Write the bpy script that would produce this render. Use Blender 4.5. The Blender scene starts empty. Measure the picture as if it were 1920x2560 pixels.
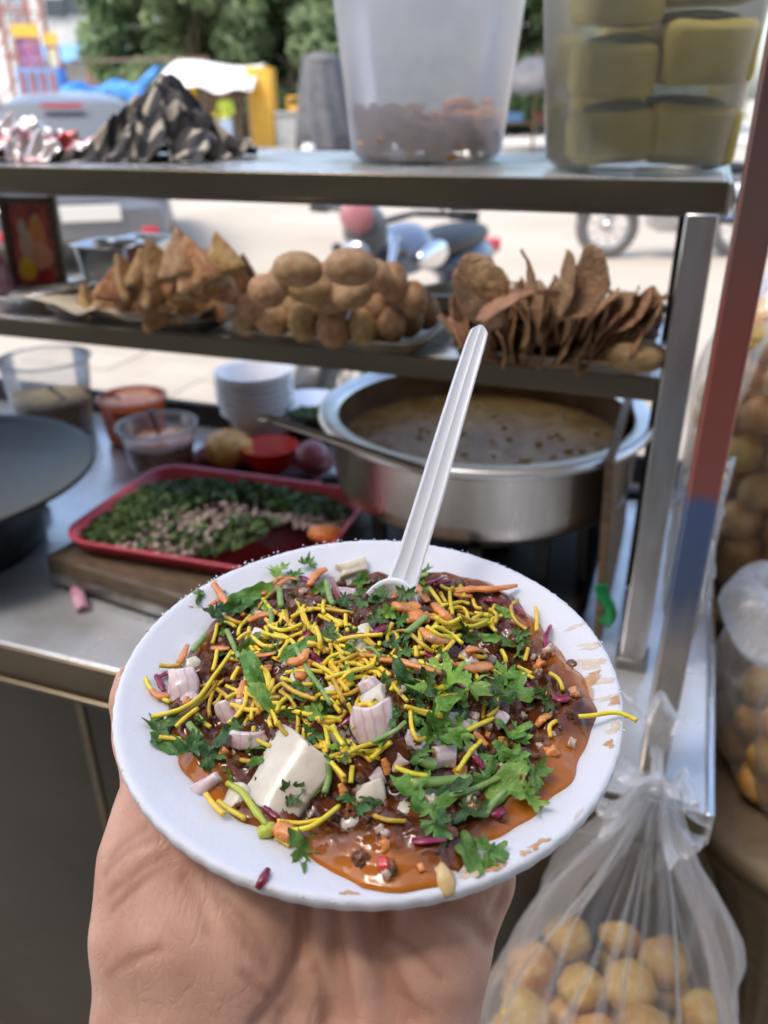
import bpy, bmesh, math, random
import numpy as np
from mathutils import Vector, Matrix, noise as mnoise

# ------------------------------------------------------------------ camera, sky, sun, exposure
scene = bpy.context.scene
FPX, PITCH, ROLL, YAW, HC = 2050.0, 26.7, -0.45, 20.0, 1.40       # focal length in photo pixels (1920 x 2560), tilt, stall yaw, eye height
_p, _r, _a = math.radians(PITCH), math.radians(ROLL), math.radians(YAW)
FWD = np.array([0, math.cos(_p), -math.sin(_p)])
_r0 = np.array([1.0, 0, 0]); _u0 = np.array([0, math.sin(_p), math.cos(_p)])
RIGHT = _r0 * math.cos(_r) + _u0 * math.sin(_r)
UP = _u0 * math.cos(_r) - _r0 * math.sin(_r)
CAM = np.array([0, 0, HC])
cam_d = bpy.data.cameras.new("camera"); cam = bpy.data.objects.new("camera", cam_d)
scene.collection.objects.link(cam); scene.camera = cam
cam.matrix_world = Matrix(((RIGHT[0], UP[0], -FWD[0], 0), (RIGHT[1], UP[1], -FWD[1], 0), (RIGHT[2], UP[2], -FWD[2], HC), (0, 0, 0, 1)))
cam_d.sensor_fit = 'VERTICAL'; cam_d.sensor_height = 36.0; cam_d.lens = 36.0 * FPX / 2560.0
cam_d.clip_start = 0.01; cam_d.clip_end = 2000
cam_d.dof.use_dof = True; cam_d.dof.focus_distance = 0.272; cam_d.dof.aperture_fstop = cam_d.lens / 2.75

SUN_EL, SUN_AZ = math.radians(60), math.radians(-125)              # azimuth from +Y towards +X
world = bpy.data.worlds.new("World"); scene.world = world; world.use_nodes = True
wn = world.node_tree; bg = wn.nodes["Background"]
sky = wn.nodes.new("ShaderNodeTexSky"); sky.sky_type = 'NISHITA'; sky.sun_disc = False
sky.sun_elevation = SUN_EL; sky.sun_rotation = SUN_AZ
sky.air_density = 1.0; sky.dust_density = 3.0; sky.ozone_density = 0.6; sky.altitude = 0
wn.links.new(sky.outputs[0], bg.inputs[0]); bg.inputs[1].default_value = 0.15
sun_d = bpy.data.lights.new("sun", 'SUN'); sun_d.energy = 1.0; sun_d.angle = math.radians(20); sun_d.color = (1, 0.95, 0.88)
sun = bpy.data.objects.new("sun", sun_d); scene.collection.objects.link(sun)
_sd = Vector((math.sin(SUN_AZ) * math.cos(SUN_EL), math.cos(SUN_AZ) * math.cos(SUN_EL), math.sin(SUN_EL)))
sun.rotation_euler = _sd.to_track_quat('Z', 'Y').to_euler()
vs = scene.view_settings; vs.view_transform = 'Standard'; vs.look = 'None'; vs.exposure = 1.6; vs.gamma = 1.0
vs.use_curve_mapping = False
scene.render.engine = 'CYCLES'; cy = scene.cycles
cy.use_denoising = True; cy.max_bounces = 10; cy.transparent_max_bounces = 24; cy.diffuse_bounces = 4; cy.glossy_bounces = 4
cy.transmission_bounces = 8; cy.caustics_reflective = False; cy.caustics_refractive = False; cy.sample_clamp_indirect = 6.0

EX = np.array([math.cos(_a), -math.sin(_a), 0]); EY = np.array([math.sin(_a), math.cos(_a), 0])   # along the stall, and away from the customer
def ray(x, y): return FWD + RIGHT * (x - 960) / FPX - UP * (y - 1280) / FPX
def U(x, y, z):
    d = ray(x, y); return CAM + d * ((z - HC) / d[2])
def atY(x, y, Y):
    d = ray(x, y); return CAM + d * (Y / d[1])
def D(x, y, dep): return CAM + ray(x, y) * dep
def ST(P): return np.array([P @ EX, P @ EY, P[2]])
def S(u, v, z): return EX * u + EY * v + np.array([0, 0, z])
def uv_of(x, y, z): q = ST(U(x, y, z)); return q[0], q[1]

# ------------------------------------------------------------------ helpers
COL = scene.collection
rnd = random.Random(7)
def R(a): return math.radians(a)
class MB:
    def __init__(s): s.v = []; s.f = []; s.uv = None
    def add(s, vs_, fs, M=None):
        o = len(s.v)
        for p in vs_:
            s.v.append(tuple(M @ Vector(p)) if M is not None else tuple(p))
        for f in fs: s.f.append(tuple(i + o for i in f))
        return s
    def box(s, c, d, M=None, rot=0):
        x, y, z = (t / 2 for t in d); cs, sn = math.cos(rot), math.sin(rot)
        P = []
        for a, b, e in ((-x, -y, -z), (x, -y, -z), (x, y, -z), (-x, y, -z), (-x, -y, z), (x, -y, z), (x, y, z), (-x, y, z)):
            P.append((c[0] + a * cs - b * sn, c[1] + a * sn + b * cs, c[2] + e))
        return s.add(P, [(0, 3, 2, 1), (4, 5, 6, 7), (0, 1, 5, 4), (1, 2, 6, 5), (2, 3, 7, 6), (3, 0, 4, 7)], M)
    def lathe(s, prof, n=48, M=None, closed=False, fn=None):
        P = []; F = []
        for k, (r, z) in enumerate(prof):
            for i in range(n):
                t = 2 * math.pi * i / n; rr, zz = (r, z) if fn is None else fn(r, z, t, k)
                P.append((rr * math.cos(t), rr * math.sin(t), zz))
        m = len(prof)
        for k in range(m - 1 + (1 if closed else 0)):
            k2 = (k + 1) % m
            for i in range(n):
                j = (i + 1) % n; F.append((k * n + i, k * n + j, k2 * n + j, k2 * n + i))
        return s.add(P, F, M)
    def disc(s, r, z, n=48, M=None, up=True):
        P = [(r * math.cos(2 * math.pi * i / n), r * math.sin(2 * math.pi * i / n), z) for i in range(n)]
        f = tuple(range(n)); return s.add(P, [f if up else f[::-1]], M)
    def tube(s, pts, rad, n=8, caps=True, flat=None):
        pts = [Vector(p) for p in pts]; m = len(pts)
        if not hasattr(rad, '__len__'): rad = [rad] * m
        T = [(pts[min(i + 1, m - 1)] - pts[max(i - 1, 0)]).normalized() for i in range(m)]
        ref = Vector((0, 0, 1)) if abs(T[0].z) < 0.9 else Vector((1, 0, 0))
        N = (ref - T[0] * ref.dot(T[0])).normalized(); P = []; F = []
        for i in range(m):
            N = (N - T[i] * N.dot(T[i])).normalized(); B = T[i].cross(N)
            for k in range(n):
                t = 2 * math.pi * k / n; a, b = math.cos(t), math.sin(t)
                if flat: a *= flat
                P.append(pts[i] + (N * a + B * b) * rad[i])
        for i in range(m - 1):
            for k in range(n):
                j = (k + 1) % n; F.append((i * n + k, i * n + j, (i + 1) * n + j, (i + 1) * n + k))
        if caps: F.append(tuple(range(n))[::-1]); F.append(tuple((m - 1) * n + k for k in range(n)))
        return s.add(P, F)
    def bar(s, a, b, w, h=None):
        a, b = Vector(a), Vector(b); t = (b - a).normalized(); h = h or w
        ref = Vector((0, 0, 1)) if abs(t.z) < .95 else Vector((0, 1, 0))
        n = t.cross(ref).normalized(); m = n.cross(t)
        P = []
        for q in (a, b):
            for x, y in ((-1, -1), (1, -1), (1, 1), (-1, 1)): P.append(q + n * (x * w / 2) + m * (y * h / 2))
        return s.add(P, [(0, 1, 2, 3), (7, 6, 5, 4), (0, 4, 5, 1), (1, 5, 6, 2), (2, 6, 7, 3), (3, 7, 4, 0)])
    def sphere(s, c, r, n=16, m=10, M=None, fn=None):
        r = r if hasattr(r, '__len__') else (r, r, r); P = []; F = []
        for j in range(m + 1):
            ph = math.pi * j / m
            for i in range(n):
                t = 2 * math.pi * i / n; d = Vector((math.sin(ph) * math.cos(t), math.sin(ph) * math.sin(t), math.cos(ph)))
                k = fn(d) if fn else 1.0
                P.append((c[0] + d.x * r[0] * k, c[1] + d.y * r[1] * k, c[2] + d.z * r[2] * k))
        for j in range(m):
            for i in range(n):
                i2 = (i + 1) % n; F.append((j * n + i, (j + 1) * n + i, (j + 1) * n + i2, j * n + i2))
        return s.add(P, F, M)
    def grid(s, fn, nu, nv, wrap=False):
        P = [fn(i / (nu - 1 if not wrap else nu), j / (nv - 1)) for j in range(nv) for i in range(nu)]; F = []
        for j in range(nv - 1):
            for i in range(nu - (0 if wrap else 1)):
                i2 = (i + 1) % nu; F.append((j * nu + i, j * nu + i2, (j + 1) * nu + i2, (j + 1) * nu + i))
        return s.add(P, F)
    def mesh(s, name, smooth=True):
        me = bpy.data.meshes.new(name); me.from_pydata([tuple(p) for p in s.v], [], s.f)
        if smooth: me.polygons.foreach_set('use_smooth', [True] * len(me.polygons))
        me.validate(); me.update(); return me
    def build(s, name, mat, parent=None, smooth=True, bevel=0, angle=None, solid=0, sub=0):
        return obj(name, s.mesh(name, smooth), mat, parent, bevel, angle, solid, sub)
def obj(name, me, mat, parent=None, bevel=0, angle=None, solid=0, sub=0):
    o = bpy.data.objects.new(name, me); COL.objects.link(o)
    if mat is not None and len(me.materials) == 0: me.materials.append(mat)
    if parent is not None: o.parent = parent
    if solid:
        m = o.modifiers.new('solid', 'SOLIDIFY'); m.thickness = solid; m.offset = -1
    if sub:
        m = o.modifiers.new('sub', 'SUBSURF'); m.levels = sub; m.render_levels = sub
    if bevel:
        m = o.modifiers.new('bevel', 'BEVEL'); m.width = bevel; m.segments = 2; m.limit_method = 'ANGLE'; m.angle_limit = R(40)
        if angle is None: angle = 35
    if angle is not None:
        me.set_sharp_from_angle(angle=R(angle)) if hasattr(me, 'set_sharp_from_angle') else None
    return o
def tag(o, label, cat=None, group=None, kind=None):
    if label: o['label'] = label
    if cat: o['category'] = cat
    if group: o['group'] = group
    if kind: o['kind'] = kind
    return o
def thing(name, label, cat, loc=(0, 0, 0), rz=0, group=None, M=None):
    o = bpy.data.objects.new(name, None); COL.objects.link(o); o.empty_display_size = 0.05
    if M is not None: o.matrix_world = M
    else: o.location = tuple(loc); o.rotation_euler = (0, 0, rz)
    return tag(o, label, cat, group)
def put(o, loc, rot=(0, 0, 0), sc=None):
    o.location = tuple(loc); o.rotation_euler = rot
    if sc: o.scale = sc if hasattr(sc, '__len__') else (sc, sc, sc)
    return o
def dup(o, parent=None):
    c = o.copy(); COL.objects.link(c); c.parent = parent; return c
def copy_tree(o, parent=None):
    c = dup(o, parent)
    for ch in list(o.children): copy_tree(ch, c)
    return c
def fbm(p, oct=4):
    return mnoise.fractal(Vector(p), 1.0, 2.0, oct)
def catmull(pts, n):
    pts = [Vector(p) for p in pts]
    if len(pts) == 2: return [pts[0].lerp(pts[1], i / n) for i in range(n + 1)]
    P = [pts[0] * 2 - pts[1]] + pts + [pts[-1] * 2 - pts[-2]]; out = []; k = len(pts) - 1
    for i in range(n + 1):
        t = i / n * k; a = min(int(t), k - 1); t -= a; p0, p1, p2, p3 = P[a:a + 4]
        out.append(0.5 * ((2 * p1) + (p2 - p0) * t + (2 * p0 - 5 * p1 + 4 * p2 - p3) * t * t + (3 * p1 - p0 - 3 * p2 + p3) * t ** 3))
    return out

# ------------------------------------------------------------------ materials
MATS = {}
def lin(h):
    h = h.lstrip('#'); c = [int(h[i:i + 2], 16) / 255 for i in (0, 2, 4)]
    return tuple(x / 12.92 if x <= .04045 else ((x + .055) / 1.055) ** 2.4 for x in c) + (1.0,)
def C4(c): return lin(c) if isinstance(c, str) else (tuple(c) + (1.0,))[:4]
def mat(name, col, rough=.5, metal=0, col2=None, scale=20, detail=4, lo=.35, hi=.65, bump=0, bscale=None, sss=0, ssr=(1, .4, .2), coat=0,
        trans=0, ior=1.45, alpha=1, spec=.5, island=0, translucent=0, emit=0, rvar=0, stretch=None, coord='Object', aniso=0):
    m = bpy.data.materials.new(name); m.use_nodes = True; nt = m.node_tree; b = nt.nodes['Principled BSDF']; L = nt.links.new
    def inp(n, v):
        if n in b.inputs: b.inputs[n].default_value = v
    inp('Base Color', C4(col)); inp('Roughness', rough); inp('Metallic', metal); inp('IOR', ior); inp('Alpha', alpha)
    inp('Specular IOR Level', spec); inp('Coat Weight', coat); inp('Coat Roughness', .08); inp('Transmission Weight', trans)
    if aniso: inp('Anisotropic', aniso)
    if sss: inp('Subsurface Weight', sss); inp('Subsurface Radius', ssr); inp('Subsurface Scale', .004)
    tc = nt.nodes.new('ShaderNodeTexCoord'); mp = nt.nodes.new('ShaderNodeMapping'); L(tc.outputs[coord], mp.inputs[0])
    if stretch: mp.inputs['Scale'].default_value = stretch
    out = None
    if col2 is not None:
        nz = nt.nodes.new('ShaderNodeTexNoise'); nz.inputs['Scale'].default_value = scale; nz.inputs['Detail'].default_value = detail
        L(mp.outputs[0], nz.inputs['Vector'])
        rp = nt.nodes.new('ShaderNodeValToRGB'); rp.color_ramp.elements[0].position = lo; rp.color_ramp.elements[1].position = hi
        rp.color_ramp.elements[0].color = C4(col); rp.color_ramp.elements[1].color = C4(col2)
        L(nz.outputs['Fac'], rp.inputs[0]); out = rp.outputs[0]
        if rvar:
            mr = nt.nodes.new('ShaderNodeMapRange'); mr.inputs[3].default_value = max(0.02, rough - rvar); mr.inputs[4].default_value = min(1, rough + rvar)
            L(nz.outputs['Fac'], mr.inputs[0]); L(mr.outputs[0], b.inputs['Roughness'])
    if island:
        g = nt.nodes.new('ShaderNodeNewGeometry'); hs = nt.nodes.new('ShaderNodeHueSaturation')
        mr = nt.nodes.new('ShaderNodeMapRange'); mr.inputs[3].default_value = 1 - island; mr.inputs[4].default_value = 1 + island
        oi = nt.nodes.new('ShaderNodeObjectInfo'); av = nt.nodes.new('ShaderNodeMath'); av.operation = 'ADD'; L(g.outputs['Random Per Island'], av.inputs[0]); L(oi.outputs['Random'], av.inputs[1]); fr_ = nt.nodes.new('ShaderNodeMath'); fr_.operation = 'FRACT'; L(av.outputs[0], fr_.inputs[0])
        L(fr_.outputs[0], mr.inputs[0]); L(mr.outputs[0], hs.inputs['Value'])
        mh = nt.nodes.new('ShaderNodeMapRange'); mh.inputs[3].default_value = .485; mh.inputs[4].default_value = .515
        L(oi.outputs['Random'], mh.inputs[0]); L(mh.outputs[0], hs.inputs['Hue'])
        if out: L(out, hs.inputs['Color'])
        else: hs.inputs['Color'].default_value = C4(col)
        out = hs.outputs[0]
    if out: L(out, b.inputs['Base Color'])
    if bump:
        nb = nt.nodes.new('ShaderNodeTexNoise'); nb.inputs['Scale'].default_value = bscale or scale * 2; nb.inputs['Detail'].default_value = 5
        L(mp.outputs[0], nb.inputs['Vector']); bp = nt.nodes.new('ShaderNodeBump'); bp.inputs['Strength'].default_value = bump; bp.inputs['Distance'].default_value = .3 / (bscale or scale * 2)
        L(nb.outputs['Fac'], bp.inputs['Height']); L(bp.outputs[0], b.inputs['Normal'])
    if translucent:
        t = nt.nodes.new('ShaderNodeBsdfTranslucent'); mx = nt.nodes.new('ShaderNodeMixShader'); mx.inputs[0].default_value = translucent
        t.inputs[0].default_value = C4(col)
        if out: L(out, t.inputs[0])
        L(b.outputs[0], mx.inputs[1]); L(t.outputs[0], mx.inputs[2]); L(mx.outputs[0], nt.nodes['Material Output'].inputs[0])
    MATS[name] = m; return m
def film(name, col=(.9, .9, .9), base=.08, edge=.6, rough=.2, diffuse=.5, wr=0, wscale=14):
    """thin clear plastic film: mostly transparent, whiter and shinier where it is seen edge-on or crumpled"""
    m = bpy.data.materials.new(name); m.use_nodes = True; nt = m.node_tree; L = nt.links.new
    for n in list(nt.nodes):
        if n.type != 'OUTPUT_MATERIAL': nt.nodes.remove(n)
    out = nt.nodes['Material Output']
    tr = nt.nodes.new('ShaderNodeBsdfTransparent'); gl = nt.nodes.new('ShaderNodeBsdfGlossy'); gl.inputs['Roughness'].default_value = rough
    df = nt.nodes.new('ShaderNodeBsdfDiffuse'); df.inputs[0].default_value = C4(col); tl = nt.nodes.new('ShaderNodeBsdfTranslucent'); tl.inputs[0].default_value = C4(col)
    ad = nt.nodes.new('ShaderNodeMixShader'); ad.inputs[0].default_value = .5; L(df.outputs[0], ad.inputs[1]); L(tl.outputs[0], ad.inputs[2])
    m1 = nt.nodes.new('ShaderNodeMixShader'); m1.inputs[0].default_value = diffuse; L(gl.outputs[0], m1.inputs[1]); L(ad.outputs[0], m1.inputs[2])
    lw = nt.nodes.new('ShaderNodeLayerWeight'); lw.inputs['Blend'].default_value = .5
    mr = nt.nodes.new('ShaderNodeMapRange'); mr.inputs[3].default_value = base; mr.inputs[4].default_value = edge
    L(lw.outputs['Facing'], mr.inputs[0]); fac = mr.outputs[0]
    if wr:
        tc = nt.nodes.new('ShaderNodeTexCoord'); nz = nt.nodes.new('ShaderNodeTexNoise'); nz.inputs['Scale'].default_value = wscale; nz.inputs['Detail'].default_value = 6
        mp = nt.nodes.new('ShaderNodeMapping'); mp.inputs['Scale'].default_value = (1, 1, .35); L(tc.outputs['Object'], mp.inputs[0]); L(mp.outputs[0], nz.inputs['Vector'])
        bp = nt.nodes.new('ShaderNodeBump'); bp.inputs['Strength'].default_value = wr; bp.inputs['Distance'].default_value = .012; L(nz.outputs['Fac'], bp.inputs['Height'])
        for n in (gl, df, lw): L(bp.outputs[0], n.inputs['Normal'])
    mx = nt.nodes.new('ShaderNodeMixShader'); L(fac, mx.inputs[0]); L(tr.outputs[0], mx.inputs[1]); L(m1.outputs[0], mx.inputs[2]); L(mx.outputs[0], out.inputs[0])
    MATS[name] = m; return m

mat('steel', (.47, .45, .43), .24, 1, (.34, .32, .30), 16, 9, lo=.42, hi=.75, rvar=.10, stretch=(5, 5, 1))
mat('steel_sheet', (.52, .51, .48), .24, .6, (.77, .78, .78), 9, 12, lo=.30, hi=.56, bump=.08, bscale=60, rvar=.16)
mat('steel_dark', (.20, .175, .15), .42, 1, (.13, .11, .09), 6, 5, bump=.05, bscale=80, rvar=.1)
mat('steel_brown', (.19, .155, .105), .26, 1, (.14, .115, .078), 4, 3, rvar=.05, stretch=(1, 4, 4))
mat('steel_bright', (.78, .78, .77), .16, 1, (.66, .66, .65), 14, 4, rvar=.06)
mat('steel_pot', (.64, .62, .59), .30, 1, (.48, .46, .43), 5, 5, bump=.03, bscale=200, rvar=.1, stretch=(6, 6, 1))
mat('pot_inside', (.10, .052, .022), .45, .3, (.20, .12, .06), 18, 5, rvar=.1)
mat('black_iron', (.018, .017, .016), .55, .3, (.035, .032, .03), 40, 5, bump=.2, bscale=120)
mat('tawa_iron', (.020, .019, .016), .45, .3, (.045, .041, .030), 10, 5, bump=.1, bscale=90, rvar=.12)
mat('rust_edge', (.30, .29, .27), .4, .8, (.12, .09, .07), 30, 5)
mat('black_plastic', (.016, .016, .017), .45)
mat('white_plastic', (.80, .80, .82), .32, sss=.25, ssr=(1, 1, 1))
mat('foam', (.84, .84, .86), .55, bump=.10, bscale=1400, sss=.35, ssr=(1, 1, 1), spec=.35, col2=(.80, .80, .82), scale=120)
mat('red_plastic', (.56, .06, .085), .4, col2=(.46, .045, .065), scale=20)
mat('red_bright', (.75, .03, .015), .35, translucent=.2)
mat('maroon', (.20, .03, .04), .45)
mat('blue_plastic', (.42, .52, .72), .4)
mat('wood', (.16, .095, .05), .6, col2=(.27, .17, .09), scale=14, stretch=(1, 8, 8), bump=.2, bscale=60)
mat('wood_dark', (.07, .045, .028), .55, col2=(.15, .10, .06), scale=18, stretch=(2, 10, 10), bump=.25, bscale=70)
mat('paper', (.45, .38, .28), .85, col2=(.58, .52, .42), scale=18, bump=.2, bscale=80)
mat('tray_metal', (.22, .19, .15), .42, .8, (.34, .31, .26), 22, 5, rvar=.1)
mat('samosa', (.36, .15, .045), .45, col2=(.66, .40, .18), scale=2.2, detail=7, lo=.33, hi=.68, bump=.55, bscale=9, coat=.12, sss=.1, island=.18)
mat('kachori', (.33, .17, .07), .55, col2=(.50, .32, .165), scale=1.8, detail=8, lo=.36, hi=.64, bump=.3, bscale=14, island=.12)
mat('papdi', (.38, .185, .085), .5, col2=(.60, .37, .20), scale=2.4, detail=8, lo=.33, hi=.68, bump=.6, bscale=10, translucent=.12, island=.25)
mat('puri', (.74, .36, .07), .4, col2=(.90, .60, .21), scale=1.6, detail=6, bump=.3, bscale=6, coat=.2, translucent=.1, island=.15)
mat('fried_bits', (.50, .13, .02), .5, col2=(.70, .29, .06), scale=70, bump=.3, bscale=150, island=.35)
mat('skin_onion', (.62, .42, .40), .3, col2=(.74, .60, .54), scale=60, sss=.3, ssr=(1, .7, .6))
mat('carrot', (.62, .16, .03), .4, col2=(.72, .26, .06), scale=90, sss=.2)
film('bag_film', (.93, .92, .91), .12, .70, .18, .5, wr=.8, wscale=16)
film('tub_clear', (.90, .88, .84), .18, .7, .25, .7)

# ------------------------------------------------------------------ signed distance helper for bodies (hand, passer-by)
def sd_cone(X, Y, Z, a, b, r1, r2):
    a = np.array(a, np.float32); b = np.array(b, np.float32); d = b - a; L2 = float(d @ d) + 1e-9
    t = np.clip(((X - a[0]) * d[0] + (Y - a[1]) * d[1] + (Z - a[2]) * d[2]) / L2, 0, 1)
    return np.sqrt((X - a[0] - t * d[0]) ** 2 + (Y - a[1] - t * d[1]) ** 2 + (Z - a[2] - t * d[2]) ** 2) - (r1 + (r2 - r1) * t)
def sd_ell(X, Y, Z, c, r):
    x, y, z = (X - c[0]) / r[0], (Y - c[1]) / r[1], (Z - c[2]) / r[2]
    k = np.sqrt(x * x + y * y + z * z); return (k - 1) * min(r)
def smin(a, b, k):
    h = np.clip(.5 + .5 * (b - a) / k, 0, 1); return b + (a - b) * h - k * h * (1 - h)
def grid3(lo, hi, h):
    ax = [np.arange(l, u + h, h, dtype=np.float32) for l, u in zip(lo, hi)]
    return np.meshgrid(*ax, indexing='ij', sparse=True), [len(a) for a in ax]
def surface_nets(F, lo, h):
    nx, ny, nz = F.shape; ins = F < 0
    cor = [(0, 0, 0), (1, 0, 0), (0, 1, 0), (1, 1, 0), (0, 0, 1), (1, 0, 1), (0, 1, 1), (1, 1, 1)]
    sl = lambda c: (slice(c[0], nx - 1 + c[0]), slice(c[1], ny - 1 + c[1]), slice(c[2], nz - 1 + c[2]))
    cnt = sum(ins[sl(c)].astype(np.int8) for c in cor); act = (cnt > 0) & (cnt < 8)
    I = np.argwhere(act); idx = -np.ones(act.shape, np.int64); idx[act] = np.arange(len(I))
    V = np.stack([F[I[:, 0] + c[0], I[:, 1] + c[1], I[:, 2] + c[2]] for c in cor], 1)
    acc = np.zeros((len(I), 3)); n = np.zeros(len(I))
    for a in range(8):
        for b in range(a + 1, 8):
            ca, cb = np.array(cor[a]), np.array(cor[b])
            if np.abs(ca - cb).sum() != 1: continue
            m = (V[:, a] < 0) != (V[:, b] < 0); t = V[m, a] / (V[m, a] - V[m, b])
            acc[m] += ca + t[:, None] * (cb - ca); n[m] += 1
    P = (I + acc / n[:, None]) * h + np.array(lo)
    faces = []
    for ax in range(3):
        s0 = [slice(1, -1)] * 3; s0[ax] = slice(0, -1); s1 = list(s0); s1[ax] = slice(1, None)
        A, B = ins[tuple(s0)], ins[tuple(s1)]; E = np.argwhere(A != B)
        off = np.array([1, 1, 1]); off[ax] = 0; Q = E + off; o1, o2 = [k for k in range(3) if k != ax]
        def cell(d1, d2):
            q = Q.copy(); q[:, o1] -= d1; q[:, o2] -= d2; return idx[q[:, 0], q[:, 1], q[:, 2]]
        q = np.stack([cell(1, 1), cell(0, 1), cell(0, 0), cell(1, 0)], 1)
        fl = A[E[:, 0], E[:, 1], E[:, 2]]
        if ax == 1: fl = ~fl
        q[~fl] = q[~fl][:, ::-1]; faces.append(q)
    return P, np.concatenate(faces)
def np_mesh(name, P, Fq, smooth=True):
    me = bpy.data.meshes.new(name); me.from_pydata(P.tolist(), [], Fq.tolist())
    if smooth: me.polygons.foreach_set('use_smooth', [True] * len(me.polygons))
    me.validate(); me.update(); return me

# ------------------------------------------------------------------ ground and street
mat('dust_road', (.36, .315, .25), .9, col2=(.42, .375, .31), scale=.6, detail=8, bump=.2, bscale=30)
mat('slab', (.36, .315, .25), .85, col2=(.42, .375, .31), scale=3, detail=6, bump=.15, bscale=60)
mat('kerb', (.52, .50, .46), .85, col2=(.40, .38, .35), scale=3)
b = MB(); b.add([(-250, -40, 0), (250, -40, 0), (250, 400, 0), (-250, 400, 0)], [(0, 1, 2, 3)])
tag(b.build('ground', MATS['dust_road'], smooth=False), None, kind='structure')
pv = thing('pavement', None, None); pv['kind'] = 'structure'
slabm = MB().box((0, 0, .02), (.598, .598, .04)).mesh('slab', False); slabm.materials.append(MATS['slab'])
for i in range(-5, 4):
    for j in range(6):
        o = bpy.data.objects.new('slab', slabm); COL.objects.link(o); o.parent = pv
        q = S(i * .606 - .3, 1.6 + j * .606, rnd.uniform(-.004, .002)); put(o, q, (0, 0, -_a))
kb = MB()
for i in range(40): kb.box((-40 + i * 2.01, 27.2, .06), (2.0, .22, .14))
tag(kb.build('kerb', MATS['kerb'], smooth=False, bevel=.01), None, kind='structure')
b = MB(); b.box((0, 37, .03), (220, 19.3, .08)); tag(b.build('far_pavement', MATS['kerb'], smooth=False), None, kind='structure')

# unseen wall with overhang, added behind the customer to shade the stall
mat('shade_wall_paint', (.44, .40, .34), .8, col2=(.38, .34, .29), scale=2)
b = MB(); b.box((-1, -2.4, 5.5), (22, .3, 11.0)); b.box((-1, -1.75, 2.9), (22, 1.0, .1)); b.box((-1, -2.05, .35), (14, .12, .7))
tag(b.build('shop_front', MATS['shade_wall_paint'], smooth=False), 'tall cream painted building front behind the customer', 'building')  # shop_front is the unseen wall added to shade the stall

# ---- trees
mat('bark', (.10, .075, .05), .9, col2=(.16, .12, .08), scale=6, bump=.4, bscale=20)
mat('foliage', (.14, .21, .09), .6, col2=(.25, .33, .16), scale=.9, detail=3, island=.45, translucent=.35)
def leaf_mass(cl, n, size, seed):
    r = np.random.default_rng(seed); P = []; F = []
    ws = np.array([c[3] ** 2 for c in cl]); ws /= ws.sum(); k = r.choice(len(cl), n, p=ws)
    for i in range(n):
        c = cl[k[i]]; d = r.normal(size=3); d /= np.linalg.norm(d)
        p = np.array(c[:3]) + d * c[3] * (r.uniform(.35, 1.05) ** .5) * np.array([1, 1, .8])
        a = r.normal(size=3) + d * .8; a /= np.linalg.norm(a); t = np.cross(a, r.normal(size=3)); t /= np.linalg.norm(t); bt = np.cross(a, t)
        s = size * r.uniform(.6, 1.3); o = len(P)
        P += [p - t * s * .9, p - bt * s * .4 + a * s * .1, p + t * s * .9, p + bt * s * .4 + a * s * .1]; F.append((o, o + 1, o + 2, o + 3))
    return P, F
def make_tree_meshes(seed, h, rad, n, low):
    r = random.Random(seed); cl = []
    for i in range(34):
        t = r.uniform(0, 2 * math.pi); z = r.uniform(low, h - rad * .35); k = math.sin(math.pi * min(1, max(.12, (z - low + .5) / (h - low + .6)))) ** .6
        rr = rad * k * r.uniform(.3, .95); cl.append((rr * math.cos(t), rr * math.sin(t), z, rad * r.uniform(.22, .42)))
    P, F = leaf_mass(cl, n, .24, seed); m = MB(); m.v = [tuple(p) for p in P]; m.f = F; crown = m.mesh('crown', False); crown.materials.append(MATS['foliage'])
    t = MB(); t.tube([(0, 0, 0), (.06, .02, h * .2), (-.03, .05, h * .42), (.05, 0, h * .7)], [.2, .16, .12, .05], 10)
    for i in range(6):
        c = cl[i * 3]; z0 = h * r.uniform(.2, .45); t.tube([(0, 0, z0), (c[0] * .5, c[1] * .5, (z0 + c[2]) / 2 + .2), c[:3]], [.09, .06, .02], 7)
    tr = t.mesh('trunk'); tr.materials.append(MATS['bark']); return tr, crown
tms = [make_tree_meshes(3, 7.2, 3.0, 13000, .7), make_tree_meshes(5, 8.0, 3.3, 14000, .5), make_tree_meshes(9, 6.8, 2.9, 13000, .9)]
tree_spots = [(385, 40, 0, 'tree standing leftmost, beside the pale building with the blue awning'), (500, 36, 1, 'tree rising behind the blue tarpaulin shelter'), (620, 39, 2, 'tree rising behind the white canopy of the yellow kiosk'),
              (735, 35, 0, 'tree just left of the white bucket, above the grey wall'), (900, 38, 1, 'tree mostly hidden behind the tall white bucket'), (1090, 36, 2, 'tree hidden behind the right half of the white bucket'),
              (1290, 38, 1, 'tree seen in the gap between the two buckets above the umbrella'), (1480, 37, 0, 'tree behind the bucket of yellow packets'), (1700, 39, 2, 'tree behind the right end of the top shelf')]
for i, (px, Y, k, lab) in enumerate(tree_spots):
    q = atY(px, 300, Y); t = thing('tree', 'bushy green ' + lab, 'tree', (q[0], Y, .07), i * 1.3, 'trees across the road')
    for nm, me in zip(('trunk', 'crown'), tms[k]):
        o = bpy.data.objects.new(nm, me); COL.objects.link(o); o.parent = t
# low scrub under the trees
cl = []
rr_ = random.Random(4)
for i in range(110): cl.append((rr_.uniform(-11.5, 16), rr_.uniform(41, 44), rr_.uniform(.4, 3.6), rr_.uniform(.8, 1.4)))
P, F = leaf_mass(cl, 20000, .24, 77); m = MB(); m.v = [tuple(p) for p in P]; m.f = F
tag(m.build('scrub', MATS['foliage'], smooth=False), 'dense green scrub growing beneath the trees across the road', 'scrub', kind='stuff')

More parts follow.
